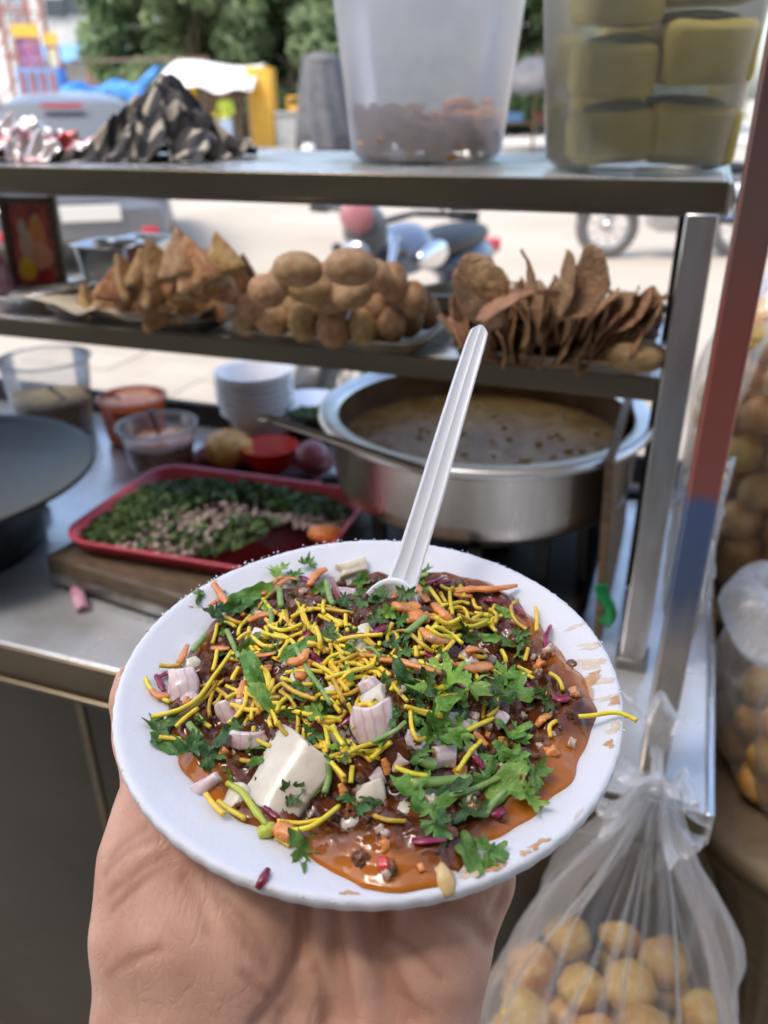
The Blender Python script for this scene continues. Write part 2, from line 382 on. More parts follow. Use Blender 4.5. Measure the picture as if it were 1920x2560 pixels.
# ---- buildings on the left
mat('white_wall', (.72, .71, .68), .85, col2=(.62, .61, .58), scale=1.5)
mat('cream_wall', (.66, .62, .55), .85, col2=(.56, .52, .46), scale=1.5)
mat('window_dark', (.05, .06, .07), .15)
mat('blue_paint', (.12, .28, .55), .6, col2=(.18, .36, .62), scale=4)
mat('blue_tarp', (.04, .20, .62), .5, col2=(.07, .30, .75), scale=5, bump=.3, bscale=12)
mat('rust_red', (.36, .14, .10), .7, col2=(.28, .10, .08), scale=6)
mat('yellow_paint', (.72, .38, .04), .6, col2=(.80, .46, .07), scale=3)
mat('white_tarp', (.80, .79, .76), .6, col2=(.70, .68, .64), scale=5, bump=.3, bscale=14)
mat('grey_wall', (.42, .42, .41), .85, col2=(.50, .50, .48), scale=3)
mat('dark_tarp', (.075, .075, .08), .6, col2=(.11, .11, .115), scale=4, bump=.3, bscale=12)
mat('brown_hut', (.22, .17, .13), .85, col2=(.30, .24, .19), scale=4)
def house(name, label, px0, px1, py0, Y, depth, wm, wins, extra=None):
    a, c = atY(px0, 300, Y), atY(px1, 300, Y); top = atY((px0 + px1) / 2, py0, Y)[2]; w = c[0] - a[0]
    t = thing(name, label, 'building', ((a[0] + c[0]) / 2, Y + depth / 2, .05))
    MB().box((0, 0, top / 2), (w, depth, top)).build('wall', wm, t, False)
    MB().box((0, 0, top + .06), (w + .3, depth + .3, .12)).build('roof', MATS['grey_wall'], t, False)
    for (wx, wz, ww, wh) in wins:
        o = MB().box((wx * w, -depth / 2 - .03, wz), (ww + .16, .1, wh + .16)).build('window', MATS['kerb'], t, False)
        MB().box((wx * w, -depth / 2 - .06, wz), (ww, .08, wh)).build('pane', MATS['window_dark'], o, False)
    return t, w, depth, top
house('house', 'white house at the far left edge behind the lattice mast', -260, 62, -150, 46, 8, MATS['white_wall'], [(-.2, 2, 1, 1.3), (.15, 2, 1, 1.3), (.15, 5.2, 1, 1.3), (.38, 5.2, .8, 1.2)])
t, w, dp, tp = house('house', 'pale house with a blue awning between the mast and the trees', 120, 262, -30, 43, 7, MATS['cream_wall'], [(-.05, 5.1, .9, .7), (.25, 5.2, .6, .7), (-.2, 1.6, .9, 1.2)])
MB().add([(-w / 2 - .3, -dp / 2 - 1.6, 3.0), (w / 2 + .5, -dp / 2 - 1.6, 3.0), (w / 2 + .5, -dp / 2, 3.7), (-w / 2 - .3, -dp / 2, 3.7), (-w / 2 - .3, -dp / 2 - 1.6, 2.9), (w / 2 + .5, -dp / 2 - 1.6, 2.9), (w / 2 + .5, -dp / 2, 3.6), (-w / 2 - .3, -dp / 2, 3.6)],
         [(0, 1, 2, 3), (7, 6, 5, 4), (0, 4, 5, 1), (1, 5, 6, 2), (2, 6, 7, 3), (3, 7, 4, 0)]).build('awning', MATS['blue_paint'], t, False)
for sx in (-.5, .1, .52): MB().bar((sx * w, -dp / 2 - 1.4, 0), (sx * w, -dp / 2 - 1.4, 3.0), .16).build('pillar', MATS['rust_red'], t, False)
# lattice mast with posters
q = atY(82, 300, 31); mast = thing('lattice_mast', 'rust red steel lattice mast carrying posters at far left', 'mast', (q[0], 31, .05))
H, w0, w1 = 12.0, .85, .35
cor = lambda z, sx, sy: ((w0 + (w1 - w0) * z / H) * sx, (w0 + (w1 - w0) * z / H) * sy, z)
for sx in (-1, 1):
    for sy in (-1, 1): MB().bar(cor(0, sx, sy), cor(H, sx, sy), .12).build('leg', MATS['rust_red'], mast, False)
br = MB()
for k in range(9):
    z0, z1 = k * H / 9, (k + 1) * H / 9
    for s_ in (-1, 1):
        br.bar(cor(z0, -1, s_), cor(z1, 1, s_), .05); br.bar(cor(z1, -1, s_), cor(z1, 1, s_), .05)
br.build('bracing', MATS['rust_red'], mast, False)
def print_mat(name, cols, scale=3.0, seed=0):
    m = bpy.data.materials.new(name); m.use_nodes = True; nt = m.node_tree; bs = nt.nodes['Principled BSDF']; bs.inputs['Roughness'].default_value = .45
    tc = nt.nodes.new('ShaderNodeTexCoord'); mp = nt.nodes.new('ShaderNodeMapping'); mp.inputs['Location'].default_value = (seed, seed * .7, 0)
    vz = nt.nodes.new('ShaderNodeTexVoronoi'); vz.inputs['Scale'].default_value = scale; rp = nt.nodes.new('ShaderNodeValToRGB'); rp.color_ramp.interpolation = 'CONSTANT'
    nz = nt.nodes.new('ShaderNodeTexNoise'); nz.inputs['Scale'].default_value = scale; L = nt.links.new
    L(tc.outputs['Generated'], mp.inputs[0]); L(mp.outputs[0], nz.inputs['Vector']); L(nz.outputs['Color'], vz.inputs['Vector'])
    sp = nt.nodes.new('ShaderNodeSeparateColor'); L(vz.outputs['Color'], sp.inputs[0]); L(sp.outputs[0], rp.inputs[0])
    els = rp.color_ramp.elements
    while len(els) < len(cols): els.new(.5)
    for i, c in enumerate(cols): els[i].position = i / len(cols); els[i].color = C4(c)
    L(rp.outputs[0], bs.inputs['Base Color']); MATS[name] = m; return m
print_mat('poster_purple', [(.22, .06, .16), (.35, .07, .14), (.10, .07, .22), (.45, .20, .25)], 4, 1.3)
print_mat('poster_pale', [(.62, .55, .35), (.55, .62, .60), (.75, .66, .25), (.50, .45, .42)], 4, 4.2)
def poster(label, px0, py0, px1, py1, Y, m, head=None):
    a, c = atY(px0, py0, Y), atY(px1, py1, Y); w, h = c[0] - a[0], a[2] - c[2]
    t = thing('poster_board', label, 'poster', ((a[0] + c[0]) / 2, Y, c[2]))
    MB().box((0, 0, h / 2), (w, .05, h)).build('sheet', m, t, False)
    fr = MB()
    for s_ in (-1, 1): fr.box((s_ * w / 2, 0, h / 2), (.06, .09, h + .06)); fr.box((0, 0, h / 2 + s_ * h / 2), (w, .085, .06))
    fr.build('frame', MATS['rust_red'], t, False)
    if head: MB().box((0, -.04, h + .22), (w + .1, .06, .34)).build('header', MATS[head], t, False)
poster('purple and red poster with a yellow header on the mast', 38, 97, 108, 168, 29.9, MATS['poster_purple'], 'yellow_paint')
poster('pale yellow and green poster on the right of the mast', 116, 118, 152, 170, 30.0, MATS['poster_pale'], 'yellow_paint')
a, c = atY(38, 178, 29.5), atY(152, 232, 29.5)
t = thing('kiosk', 'low blue kiosk with red stripes under the posters', 'kiosk', ((a[0] + c[0]) / 2, 29.9, .07)); w = c[0] - a[0]
MB().box((0, 0, 1.15), (w, .8, 2.3)).build('wall', MATS['blue_paint'], t, False)
for k in range(4): MB().box((-w / 2 + w * (k + .6) / 4.2, -.42, 1.2), (.16, .05, 2.0)).build('panel', MATS['rust_red'], t, False)

# ---- yellow kiosk with white canopy, blue tarpaulin shelter, hut, walls
def px_box(name, m, parent, px0, py0, px1, py1, Y, depth, org):
    a, c = atY(px0, py0, Y), atY(px1, py1, Y)
    return MB().box(((a[0] + c[0]) / 2 - org[0], Y + depth / 2 - org[1], (a[2] + c[2]) / 2 - org[2]), (abs(c[0] - a[0]), depth, abs(a[2] - c[2]))).build(name, m, parent, False, bevel=.015)
YS = 27.9
o_ = (atY(560, 380, YS)[0], YS, .07)
k = thing('kiosk', 'yellow painted roadside kiosk with a white canopy', 'kiosk', o_)
px_box('pillar', MATS['yellow_paint'], k, 612, 168, 688, 379, YS, 1.4, o_)
px_box('pillar', MATS['yellow_paint'], k, 470, 195, 503, 379, YS, .4, o_)
px_box('counter', MATS['yellow_paint'], k, 503, 282, 556, 379, YS + .05, .7, o_)
px_box('wall', MATS['brown_hut'], k, 500, 195, 614, 379, YS + 2.2, .1, o_)
px_box('wall', MATS['brown_hut'], k, 506, 200, 540, 282, YS + .5, 1.2, o_)
a, c = atY(405, 150, YS), atY(640, 150, YS); w = c[0] - a[0]; zt = a[2]
def canopy(s, t): return (a[0] + s * w - o_[0], -1.3 + t * 3.6, zt - .75 * (1 - t) ** 1.4 + .06 * math.sin(s * 17) * (1 - t) + .10 * math.sin(s * 5 + 1) - .07)
MB().grid(canopy, 30, 10).build('canopy', MATS['white_tarp'], k, solid=.03)
for s_ in (.05, .95): MB().bar((a[0] + s_ * w - o_[0], -1.2, 0), (a[0] + s_ * w - o_[0], -1.2, zt - .75), .07).build('pole', MATS['wood'], k, False)
YB = 30
a, c = atY(172, 200, YB), atY(415, 200, YB); w = c[0] - a[0]
t = thing('tarpaulin_shelter', 'sagging bright blue tarpaulin shelter on wooden poles', 'shelter', (a[0], YB, .07))
z0, z1 = atY(172, 228, YB)[2], atY(415, 178, YB)[2]
def tarp(s, q): return (s * w, -1 + q * 2.4, z0 + (z1 - z0) * s + .28 * q + .12 * math.sin(s * 14 + q * 3) + .08 * math.sin(s * 31) * (1 - q) - .25 * math.sin(math.pi * s) - .07)
MB().grid(tarp, 40, 8).build('tarpaulin', MATS['blue_tarp'], t, solid=.03)
MB().grid(lambda s, q: (s * w, -1.02 - .05 * math.sin(9 * s), tarp(s, 0)[2] - q * (.35 + .2 * math.sin(s * 11))), 40, 4).build('tarpaulin_edge', MATS['blue_tarp'], t, solid=.03)
for s_ in (.03, .5, .97): MB().bar((s_ * w, -.9, 0), (s_ * w, -.9, tarp(s_, 0)[2]), .07).build('pole', MATS['wood'], t, False)
MB().bar((-.2, 1.2, 2.55), (w + 1.2, 1.2, 2.6), .1).build('ridge_pole', MATS['wood'], t, False)
o_ = (atY(330, 380, 31.5)[0], 31.5, .07)
t = thing('hut', 'low brown hut under the blue tarpaulin shelter', 'hut', o_)
px_box('wall', MATS['brown_hut'], t, 262, 232, 404, 379, 31.5, 1.6, o_); px_box('roof', MATS['cream_wall'], t, 246, 224, 410, 236, 31.2, 2.2, o_); px_box('door', MATS['wood_dark'], t, 300, 250, 328, 379, 31.44, .05, o_)
o_ = (atY(735, 380, 27.7)[0], 27.7, .07)
t = thing('wall', 'low grey plastered wall right of the yellow kiosk', 'wall', o_); px_box('wall_body', MATS['grey_wall'], t, 688, 285, 782, 379, 27.7, .3, o_); px_box('coping', MATS['kerb'], t, 685, 279, 786, 286, 27.65, .4, o_)
o_ = (atY(745, 280, 27.85)[0], 27.85, atY(745, 281, 27.85)[2] + .03)
t = thing('crate', 'small yellow open crate standing on the grey wall', 'crate', o_)
for (p0, q0, p1, q1) in ((716, 240, 722, 276), (772, 240, 778, 276), (722, 262, 772, 276), (722, 240, 772, 246)): px_box('slat', MATS['yellow_paint'], t, p0, q0, p1, q1, 27.85, .25, o_)
q = atY(812, 380, 26.6)
t = thing('covered_cart', 'handcart covered with a dark grey tarpaulin beside the white bucket', 'cart', (q[0], 26.6, .0))
def cover(s, tt):
    th = 2 * math.pi * s; k_ = 1 - .42 * tt ** 1.5; f = 1 + .06 * math.sin(th * 9 + tt * 3)
    return (.85 * math.cos(th) * k_ * f, .7 * math.sin(th) * k_ * f, .12 + tt * 2.35 + .12 * math.sin(th * 2 + 1) * tt)
MB().grid(cover, 48, 12, wrap=True).build('cover', MATS['dark_tarp'], t)
MB().sphere((0, 0, 2.4), (.52, .43, .22), 20, 8).build('cover_top', MATS['dark_tarp'], t)
for s_ in (-1, 1): MB().lathe([(.2, -.03), (.25, -.03), (.25, .03), (.2, .03)], 20, Matrix.Translation((s_ * .55, -.62, .25)) @ Matrix.Rotation(R(90), 4, 'X'), True).build('wheel', MATS['black_plastic'], t)
# umbrella stall between the buckets
q = atY(1330, 380, 25.5)
t = thing('umbrella', 'black vendor umbrella on a wooden pole seen between the buckets', 'umbrella', (q[0], 25.5, .0))
zt = atY(1330, 140, 25.5)[2]; um = MB(); n = 48
um.lathe([(.02, zt), (.45, zt - .1), (.9, zt - .36), (1.28, zt - .80)], n, fn=lambda r, z, th, k_: (r, z - .05 * k_ * abs(math.sin(th * 4))))
um.build('canopy', MATS['dark_tarp'], t, solid=.01)
MB().bar((0, 0, 0), (0, 0, zt + .12), .07).build('pole', MATS['wood'], t, False)
for k_ in range(8):
    th = math.pi / 4 * k_; MB().bar((0, 0, zt - .75), (.85 * math.cos(th), .85 * math.sin(th), zt - .42), .02).build('rib', MATS['black_iron'], t, False)
t = thing('market_table', 'rough wooden table with blue and red wares under the umbrella', 'table', (q[0], 25.9, 0))
MB().box((0, 0, .78), (2.6, .8, .05)).build('table_top', MATS['wood'], t, False)
for sx in (-1, 1):
    for sy in (-1, 1): MB().box((sx * 1.2, sy * .34, .375), (.07, .07, .75)).build('leg', MATS['wood'], t, False)
for nm, lab, x, m_ in (('crate', 'blue plastic crate on the wooden table under the umbrella', -.62, 'blue_paint'), ('crate', 'rust red crate on the wooden table under the umbrella', .35, 'rust_red')):
    cr = MB(); 
    for s_ in (-1, 1): cr.box((s_ * .3, 0, .12), (.03, .5, .24)); cr.box((0, s_ * .24, .12), (.57, .03, .24))
    cr.box((0, 0, .015), (.57, .45, .03)); o = cr.build('crate', MATS[m_], None, False); put(o, (q[0] + x, 25.9, .806)); tag(o, lab, 'crate')
MB_ = MB(); MB_.sphere((0, 0, 0), (.2, .16, .14), 14, 8, fn=lambda d: 1 + .15 * fbm(d * 3)); o = MB_.build('sack', MATS['white_tarp']); put(o, (atY(772, 372, 26)[0], 25.9, .14)); tag(o, 'small white sack lying in front of the covered cart', 'sack')

# ---- passer-by at the kiosk (one continuous body)
q = atY(573, 378, 26.9); per = thing('person', 'person in lime shirt and pale trousers standing at yellow kiosk', 'person', (q[0], 26.9, 0), R(160))
def body(parts, h, lo, hi, k):
    (X, Y, Z), _ = grid3(lo, hi, h); F = None
    for (a_, b_, r1, r2) in parts:
        d = sd_cone(X, Y, Z, a_, b_, r1, r2); F = d if F is None else smin(F, d, k)
    return surface_nets(F, lo, h)
legs = [((-.09, 0, .9), (-.1, .02, .48), .095, .065), ((-.1, .02, .48), (-.1, -.02, .09), .06, .042), ((-.1, -.03, .05), (-.11, .14, .035), .045, .035), ((.09, 0, .9), (.11, .05, .48), .095, .065), ((.11, .05, .48), (.11, .02, .09), .06, .042), ((.11, .01, .05), (.12, .18, .035), .045, .035), ((-.06, 0, .93), (.06, 0, .93), .12, .12)]
tors = [((0, 0, .98), (0, .01, 1.2), .125, .135), ((-.1, 0, 1.3), (.1, 0, 1.3), .10, .10), ((-.16, 0, 1.36), (.16, 0, 1.36), .065, .065), ((-.2, 0, 1.35), (-.25, .02, 1.1), .052, .042), ((-.25, .02, 1.1), (-.2, .2, .98), .04, .03), ((.2, 0, 1.35), (.27, .02, 1.1), .052, .042), ((.27, .02, 1.1), (.24, .16, .92), .04, .03), ((-.2, .2, .98), (-.17, .27, .97), .035, .025), ((.24, .16, .92), (.24, .2, .86), .035, .025), ((0, 0, 1.38), (0, .01, 1.5), .05, .05), ((0, .01, 1.56), (0, .02, 1.61), .083, .088), ((0, .08, 1.55), (0, .09, 1.55), .03, .02)]
P, Fq = body(legs + tors, .022, (-.42, -.3, -.03), (.42, .42, 1.78), .05)
me = np_mesh('body', P, Fq); mat('far_skin', (.25, .13, .08), .6); mat('lime_shirt', (.42, .52, .05), .8); mat('pale_trousers', (.40, .50, .66), .8); mat('hair', (.015, .012, .01), .6)
for nm in ('far_skin', 'lime_shirt', 'pale_trousers', 'hair'): me.materials.append(MATS[nm])
for p in me.polygons:
    c = p.center; z = c.z; i = 0
    if z > 1.60 or (z > 1.5 and c.y < 0): i = 3
    elif z < 1.43 and z > .93 and not (c.y > .14): i = 1
    elif z <= .95 and z > .12 and abs(c.x) < .2: i = 2
    p.material_index = i
obj('body', me, None, per)

# ---- parked hatchback
mat('car_paint', (.19, .205, .235), .28, .35, coat=.8, col2=(.17, .185, .215), scale=2)
mat('car_glass', (.10, .12, .14), .05, coat=.5)
mat('tail_light', (.55, .03, .05), .2, coat=.5)
mat('plate_white', (.80, .80, .76), .4)
mat('tyre', (.13, .128, .122), .85, bump=.2, bscale=60)
mat('alloy', (.55, .55, .56), .3, .9)
mat('bumper_grey', (.22, .23, .25), .5)
cq = atY(205, 520, 7.6)
car = thing('parked_car', 'silver grey hatchback parked at left behind the framed picture, seen from behind', 'car', (cq[0] - .05, 7.6, .0), R(15))
stn = [(0.0, .62, .60, .70), (.03, .80, .66, .77), (.08, .98, .68, .80), (.16, 1.06, .66, .815), (.42, 1.40, .56, .82), (.62, 1.47, .56, .82), (1.2, 1.50, .57, .83), (2.0, 1.48, .57, .83), (2.35, 1.40, .56, .83), (2.95, 1.02, .64, .82), (3.5, .90, .62, .79), (3.72, .72, .55, .68)]
rows = []
for (y, zt, wt, wb) in stn:
    zb = min(.92, zt - .05); half = [(0, zt), (wt * .6, zt - .008), (wt, zt - .045), (wb * .985, zb), (wb, zb - .12), (wb, .55), (wb * .97, .34), (wb * .9, .22), (0, .2)]
    rows.append([(x, y, z) for x, z in half] + [(-x, y, z) for x, z in half[-2:0:-1]])
n = len(rows[0]); P = [p for r_ in rows for p in r_]; F = []
for j in range(len(rows) - 1):
    for i in range(n): F.append((j * n + i, j * n + (i + 1) % n, (j + 1) * n + (i + 1) % n, (j + 1) * n + i))
F.append(tuple(range(n))); F.append(tuple((len(rows) - 1) * n + i for i in range(n))[::-1])
b = MB(); b.add(P, F); b.build('body', MATS['car_paint'], car, sub=2)
def panel(quad, th=.012): 
    m = MB(); q = [Vector(p) for p in quad]; nrm = (q[1] - q[0]).cross(q[3] - q[0]).normalized()
    m.add([p for p in q] + [p + nrm * th for p in q], [(3, 2, 1, 0), (4, 5, 6, 7), (0, 1, 5, 4), (1, 2, 6, 5), (2, 3, 7, 6), (3, 0, 4, 7)]); return m
panel([(-.60, .17, 1.07), (.60, .17, 1.07), (.50, .405, 1.385), (-.50, .405, 1.385)], .02).build('rear_window', MATS['car_glass'], car, False, bevel=.01)
for s_ in (-1, 1):
    q_ = [(s_ * .79, .55, 1.0), (s_ * .80, 1.35, .98), (s_ * .625, 1.3, 1.40), (s_ * .62, .72, 1.38)]; q2 = [(s_ * .80, 1.42, .98), (s_ * .80, 2.55, .98), (s_ * .635, 2.2, 1.36), (s_ * .63, 1.38, 1.40)]
    for qq in (q_, q2): panel(qq if s_ > 0 else qq[::-1], .02).build('side_window', MATS['car_glass'], car, False)
    MB().box((s_ * .70, .045, .86), (.17, .12, .26), rot=s_ * -.25).build('tail_light', MATS['tail_light'], car, False, bevel=.02)
    MB().box((s_ * .60, -.09, .37), (.14, .05, .07)).build('reflector', MATS['tail_light'], car, False, bevel=.01)
bp_ = MB(); bp_.box((0, -.02, .44), (1.5, .14, .32)); bp_.build('bumper', MATS['car_paint'], car, False, bevel=.05)
np_ = MB().box((.12, -.10, .535), (.50, .03, .13)).build('number_plate', MATS['plate_white'], car, False, bevel=.004)
MB().box((0, 0.0, .82), (.62, .05, .035)).build('trim_strip', MATS['alloy'], car, False, bevel=.01)
MB().box((0, .30, 1.375), (.34, .04, .03)).build('brake_light', MATS['tail_light'], car, False)
def wheel_mb(r, w):
    t = MB(); t.lathe([(r * .68, -w / 2), (r * .94, -w / 2), (r, -w * .3), (r, w * .3), (r * .94, w / 2), (r * .68, w / 2)], 40, closed=True); return t
for sx in (-1, 1):
    for y in (.62, 3.0):
        wh = wheel_mb(.29, .18).build('wheel', MATS['tyre'], car); put(wh, (sx * .73, y, .29), (0, R(90), 0))
        rim = MB(); rim.lathe([(.03, -.07), (.2, -.06), (.2, .06), (.03, .07)], 24)
        for k in range(5):
            a_ = 2 * math.pi * k / 5; rim.bar((0, 0, .07 * sx), (.19 * math.cos(a_), .19 * math.sin(a_), .075 * sx), .05)
        rim.build('rim', MATS['alloy'], wh)

# ---- motorcycles
mat('moto_red', (.40, .16, .18), .3, coat=.4); mat('moto_blue', (.10, .13, .21), .25, coat=.6); mat('moto_black', (.03, .03, .034), .35, coat=.3); mat('chrome', (.75, .76, .78), .1, 1); mat('lens', (.45, .46, .48), .1, .8)
mat('moto_dark', (.13, .14, .155), .4)
def motorcycle(label, loc, rz, tank, cowl):
    t = thing('motorcycle', label, 'motorcycle', loc, rz, 'motorcycles on the road')
    for x in (-.64, .64):
        w = wheel_mb(.30, .10).build('wheel', MATS['tyre'], t); put(w, (x, 0, .30), (R(90), 0, 0))
        r_ = MB(); r_.lathe([(.195, -.03), (.215, -.03), (.215, .03), (.195, .03)], 32, closed=True); r_.lathe([(.001, -.05), (.05, -.05), (.05, .05), (.001, .05)], 16)
        for k in range(10):
            a_ = 2 * math.pi * k / 10; r_.bar((.04 * math.cos(a_), .04 * math.sin(a_), .02), (.2 * math.cos(a_ + .2), .2 * math.sin(a_ + .2), 0), .012)
        r_.build('rim', MATS['alloy'], w)
    for s_ in (-1, 1):
        MB().tube([(.64, s_ * .09, .30), (.40, s_ * .09, .92)], .024, 10).build('fork', MATS['chrome'], t)
        MB().tube([(-.64, s_ * .1, .32), (-.5, s_ * .13, .68)], .03, 10).build('shock_absorber', MATS['chrome'], t)
        MB().tube([(.37, s_ * .02, .96), (.36, s_ * .16, 1.0), (.26, s_ * .34, .99)], .013, 8).build('handlebar', MATS['moto_black'], t)
        MB().tube([(.285, s_ * .28, .993), (.24, s_ * .385, .985)], .02, 8).build('grip', MATS['black_plastic'], t)
        MB().tube([(.30, s_ * .25, 1.0), (.32, s_ * .32, 1.12)], .007, 6).build('mirror_stem', MATS['moto_black'], t)
        m = MB(); m.sphere((.32, s_ * .35, 1.14), (.022, .07, .042), 14, 8); m.build('mirror', MATS['black_plastic'], t)
        MB().sphere((.44, s_ * .15, .86), (.028, .022, .02), 12, 8).build('indicator', MATS['moto_black'], t)
    MB().tube([(.40, 0, .9), (.1, 0, .62), (-.05, 0, .38), (-.62, 0, .32)], .03, 8).build('frame', MATS['moto_black'], t)
    MB().tube([(.36, 0, .82), (-.1, 0, .74), (-.62, 0, .78)], .03, 8).build('frame', MATS['moto_black'], t)
    e = MB(); e.box((.08, 0, .40), (.34, .24, .24)); e.box((.17, 0, .56), (.16, .18, .16)); e.lathe([(.001, -.15), (.09, -.15), (.09, .15), (.001, .15)], 20, Matrix.Translation((-.02, 0, .38)) @ Matrix.Rotation(R(90), 4, 'X')); e.build('engine', MATS['alloy'], t, False, bevel=.015)
    MB().sphere((.14, 0, .82), (.25, .125, .11), 24, 14, fn=lambda d: 1 - .25 * max(0, -d.x) ** 2).build('fuel_tank', MATS[tank], t); MB().sphere((.10, -.13, .80), (.16, .03, .06), 16, 8).build('tank_badge', MATS['chrome'], t); MB().sphere((.10, .13, .80), (.16, .03, .06), 16, 8).build('tank_badge', MATS['chrome'], t)
    MB().sphere((-.36, 0, .80), (.40, .135, .065), 24, 10).build('seat', MATS['black_plastic'], t)
    MB().sphere((-.50, 0, .70), (.30, .15, .09), 20, 10).build('side_cover', MATS[tank], t)
    c = MB(); c.sphere((.47, 0, .94), (.07, .095, .105), 20, 12); cw = c.build('headlamp_cowl', MATS['moto_dark'], t)
    l = MB(); l.sphere((.545, 0, .87), (.03, .06, .045), 16, 10); l.build('headlamp', MATS['lens'], cw)
    MB().sphere((.535, 0, 1.00), (.03, .075, .07), 14, 8).build('visor', MATS[cowl], t)
    for x, a0, a1 in ((.64, 20, 130), (-.64, 40, 160)):
        f = MB(); f.grid(lambda s, q, x=x, a0=a0, a1=a1: (x + .335 * math.cos(R(a0 + (a1 - a0) * s)), (q - .5) * .13, .30 + .335 * math.sin(R(a0 + (a1 - a0) * s)) - .02 * (2 * q - 1) ** 2), 16, 5); f.build('mudguard', MATS['moto_black'], t, solid=.008)
    MB().tube([(.2, -.12, .42), (.1, -.15, .24), (-.2, -.16, .24), (-.75, -.19, .36)], [.025, .025, .04, .05], 12).build('exhaust', MATS['chrome'], t)
    MB().tube([(.0, .1, .3), (-.1, .26, .03)], .012, 6).build('side_stand', MATS['moto_black'], t)
    MB().box((-.90, 0, .70), (.05, .12, .07)).build('tail_lamp', MATS['tail_light'], t, False, bevel=.01)
    return t
q = U(960, 880, .0); q = np.array([q[0] * .78, q[1] * .78, 0]); q = atY(975, 600, 3.75)
motorcycle('motorcycle with a red cowl parked facing the stall behind the kachori heap', (.155, 3.8, 0), R(-118), 'moto_blue', 'moto_red')
q = atY(1515, 590, 8.3)
motorcycle('dark grey motorcycle crossing the road at right, half hidden by the shelf post', (q[0] + .64, 8.3, 0), R(180), 'moto_dark', 'moto_dark')

# ------------------------------------------------------------------ the stall
mat('roof_tarp', (.40, .38, .35), .7, col2=(.35, .33, .30), scale=6, translucent=.25)
mat('cabinet', (.095, .089, .078), .34, 1, (.068, .063, .054), 3, 5, bump=.05, bscale=40, rvar=.08)
ST_ = thing('food_stall', 'stainless steel street food stall with counter and two shelves', 'stall', (0, 0, 0), -_a)
def sb(name, m, c, d, bevel=.0015, parent=None): return MB().box(c, d).build(name, MATS[m], parent or ST_, False, bevel=bevel)
ctop = sb('counter_top', 'steel_sheet', (-.638, .8325, .892), (1.426, .621, .016))
sb('counter_edge', 'steel_brown', (-.638, .5195, .879), (1.43, .005, .042), .002, ctop)
sb('edge_roll', 'steel_brown', (-.638, .517, .8565), (1.43, .012, .007), .003, ctop)
sb('side_edge', 'steel_bright', (.0785, .8325, .8835), (.007, .622, .033), .002, ctop)
sb('back_rail', 'black_iron', (-.638, 1.147, .916), (1.426, .014, .048), .002, ctop)
sb('front_panel', 'cabinet', (-.95, .549, .455), (.80, .012, .79))
sb('front_panel', 'cabinet', (-.243, .549, .455), (.607, .012, .79))
sb('panel_seam', 'steel_brown', (-.548, .5425, .455), (.010, .004, .79), .001)
sb('side_panel', 'cabinet', (.055, .85, .455), (.012, .58, .79))
sb('bottom_rail', 'steel_brown', (-.638, .545, .045), (1.40, .03, .03))
for u in (-1.3, .04):
    for v in (.56, 1.1): sb('leg', 'steel_dark', (u, v, .03), (.04, .04, .06))
# red and blue reflections painted into the corner post's steel colour
def painted_post_reflection():
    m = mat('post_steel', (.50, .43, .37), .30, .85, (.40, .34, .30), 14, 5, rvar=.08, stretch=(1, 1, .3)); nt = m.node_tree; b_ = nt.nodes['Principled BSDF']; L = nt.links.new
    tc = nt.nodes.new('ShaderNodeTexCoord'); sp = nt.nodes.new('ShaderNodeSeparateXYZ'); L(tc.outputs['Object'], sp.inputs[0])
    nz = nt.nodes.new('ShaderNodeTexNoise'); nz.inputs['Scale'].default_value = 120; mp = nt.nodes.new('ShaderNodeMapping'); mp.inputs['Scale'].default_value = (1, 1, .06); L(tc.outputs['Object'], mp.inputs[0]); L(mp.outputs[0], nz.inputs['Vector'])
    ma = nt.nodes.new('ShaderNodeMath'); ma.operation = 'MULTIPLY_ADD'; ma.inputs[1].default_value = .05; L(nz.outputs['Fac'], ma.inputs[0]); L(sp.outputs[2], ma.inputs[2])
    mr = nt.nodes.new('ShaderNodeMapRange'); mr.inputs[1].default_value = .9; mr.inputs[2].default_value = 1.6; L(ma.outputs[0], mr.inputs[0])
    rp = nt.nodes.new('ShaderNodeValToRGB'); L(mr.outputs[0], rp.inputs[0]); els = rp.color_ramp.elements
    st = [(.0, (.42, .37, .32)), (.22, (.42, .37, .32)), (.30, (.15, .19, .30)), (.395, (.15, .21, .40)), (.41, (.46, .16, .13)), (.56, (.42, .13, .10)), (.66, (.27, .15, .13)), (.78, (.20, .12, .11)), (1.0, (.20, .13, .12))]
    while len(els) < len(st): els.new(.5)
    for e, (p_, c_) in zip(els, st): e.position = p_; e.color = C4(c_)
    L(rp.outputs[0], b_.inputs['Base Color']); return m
painted_post_reflection()
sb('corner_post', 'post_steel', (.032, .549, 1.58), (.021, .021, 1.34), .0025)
sp_ = sb('shelf_post', 'steel', (.004, .702, 1.113), (.024, .024, .418), .002)
MB().box((.004, .702, .906), (.030, .030, .012)).build('foot_cap', MATS['rust_edge'], sp_, False, bevel=.002)
sb('rear_shelf_post', 'black_iron', (-.010, .845, 1.113), (.010, .010, .42))
sb('shelf_post', 'steel', (-1.31, .702, 1.113), (.024, .024, .418)); sb('rear_shelf_post', 'black_iron', (-1.31, .99, 1.113), (.02, .02, .42)); sb('rear_shelf_post', 'steel', (.004, .945, 1.113), (.014, .014, .42))
ts = sb('top_shelf', 'steel_sheet', (-.648, .874, 1.339), (1.332, .322, .008))
sb('front_beam', 'steel_brown', (-.648, .712, 1.332), (1.336, .006, .022), .001, ts); sb('front_beam_lip', 'steel_dark', (-.648, .7185, 1.325), (1.33, .006, .018), .001, ts)
sb('side_beam', 'steel', (.0205, .874, 1.330), (.005, .322, .024), .001, ts)
ms = sb('middle_shelf', 'steel_sheet', (-.655, .822, 1.1835), (1.29, .212, .007))
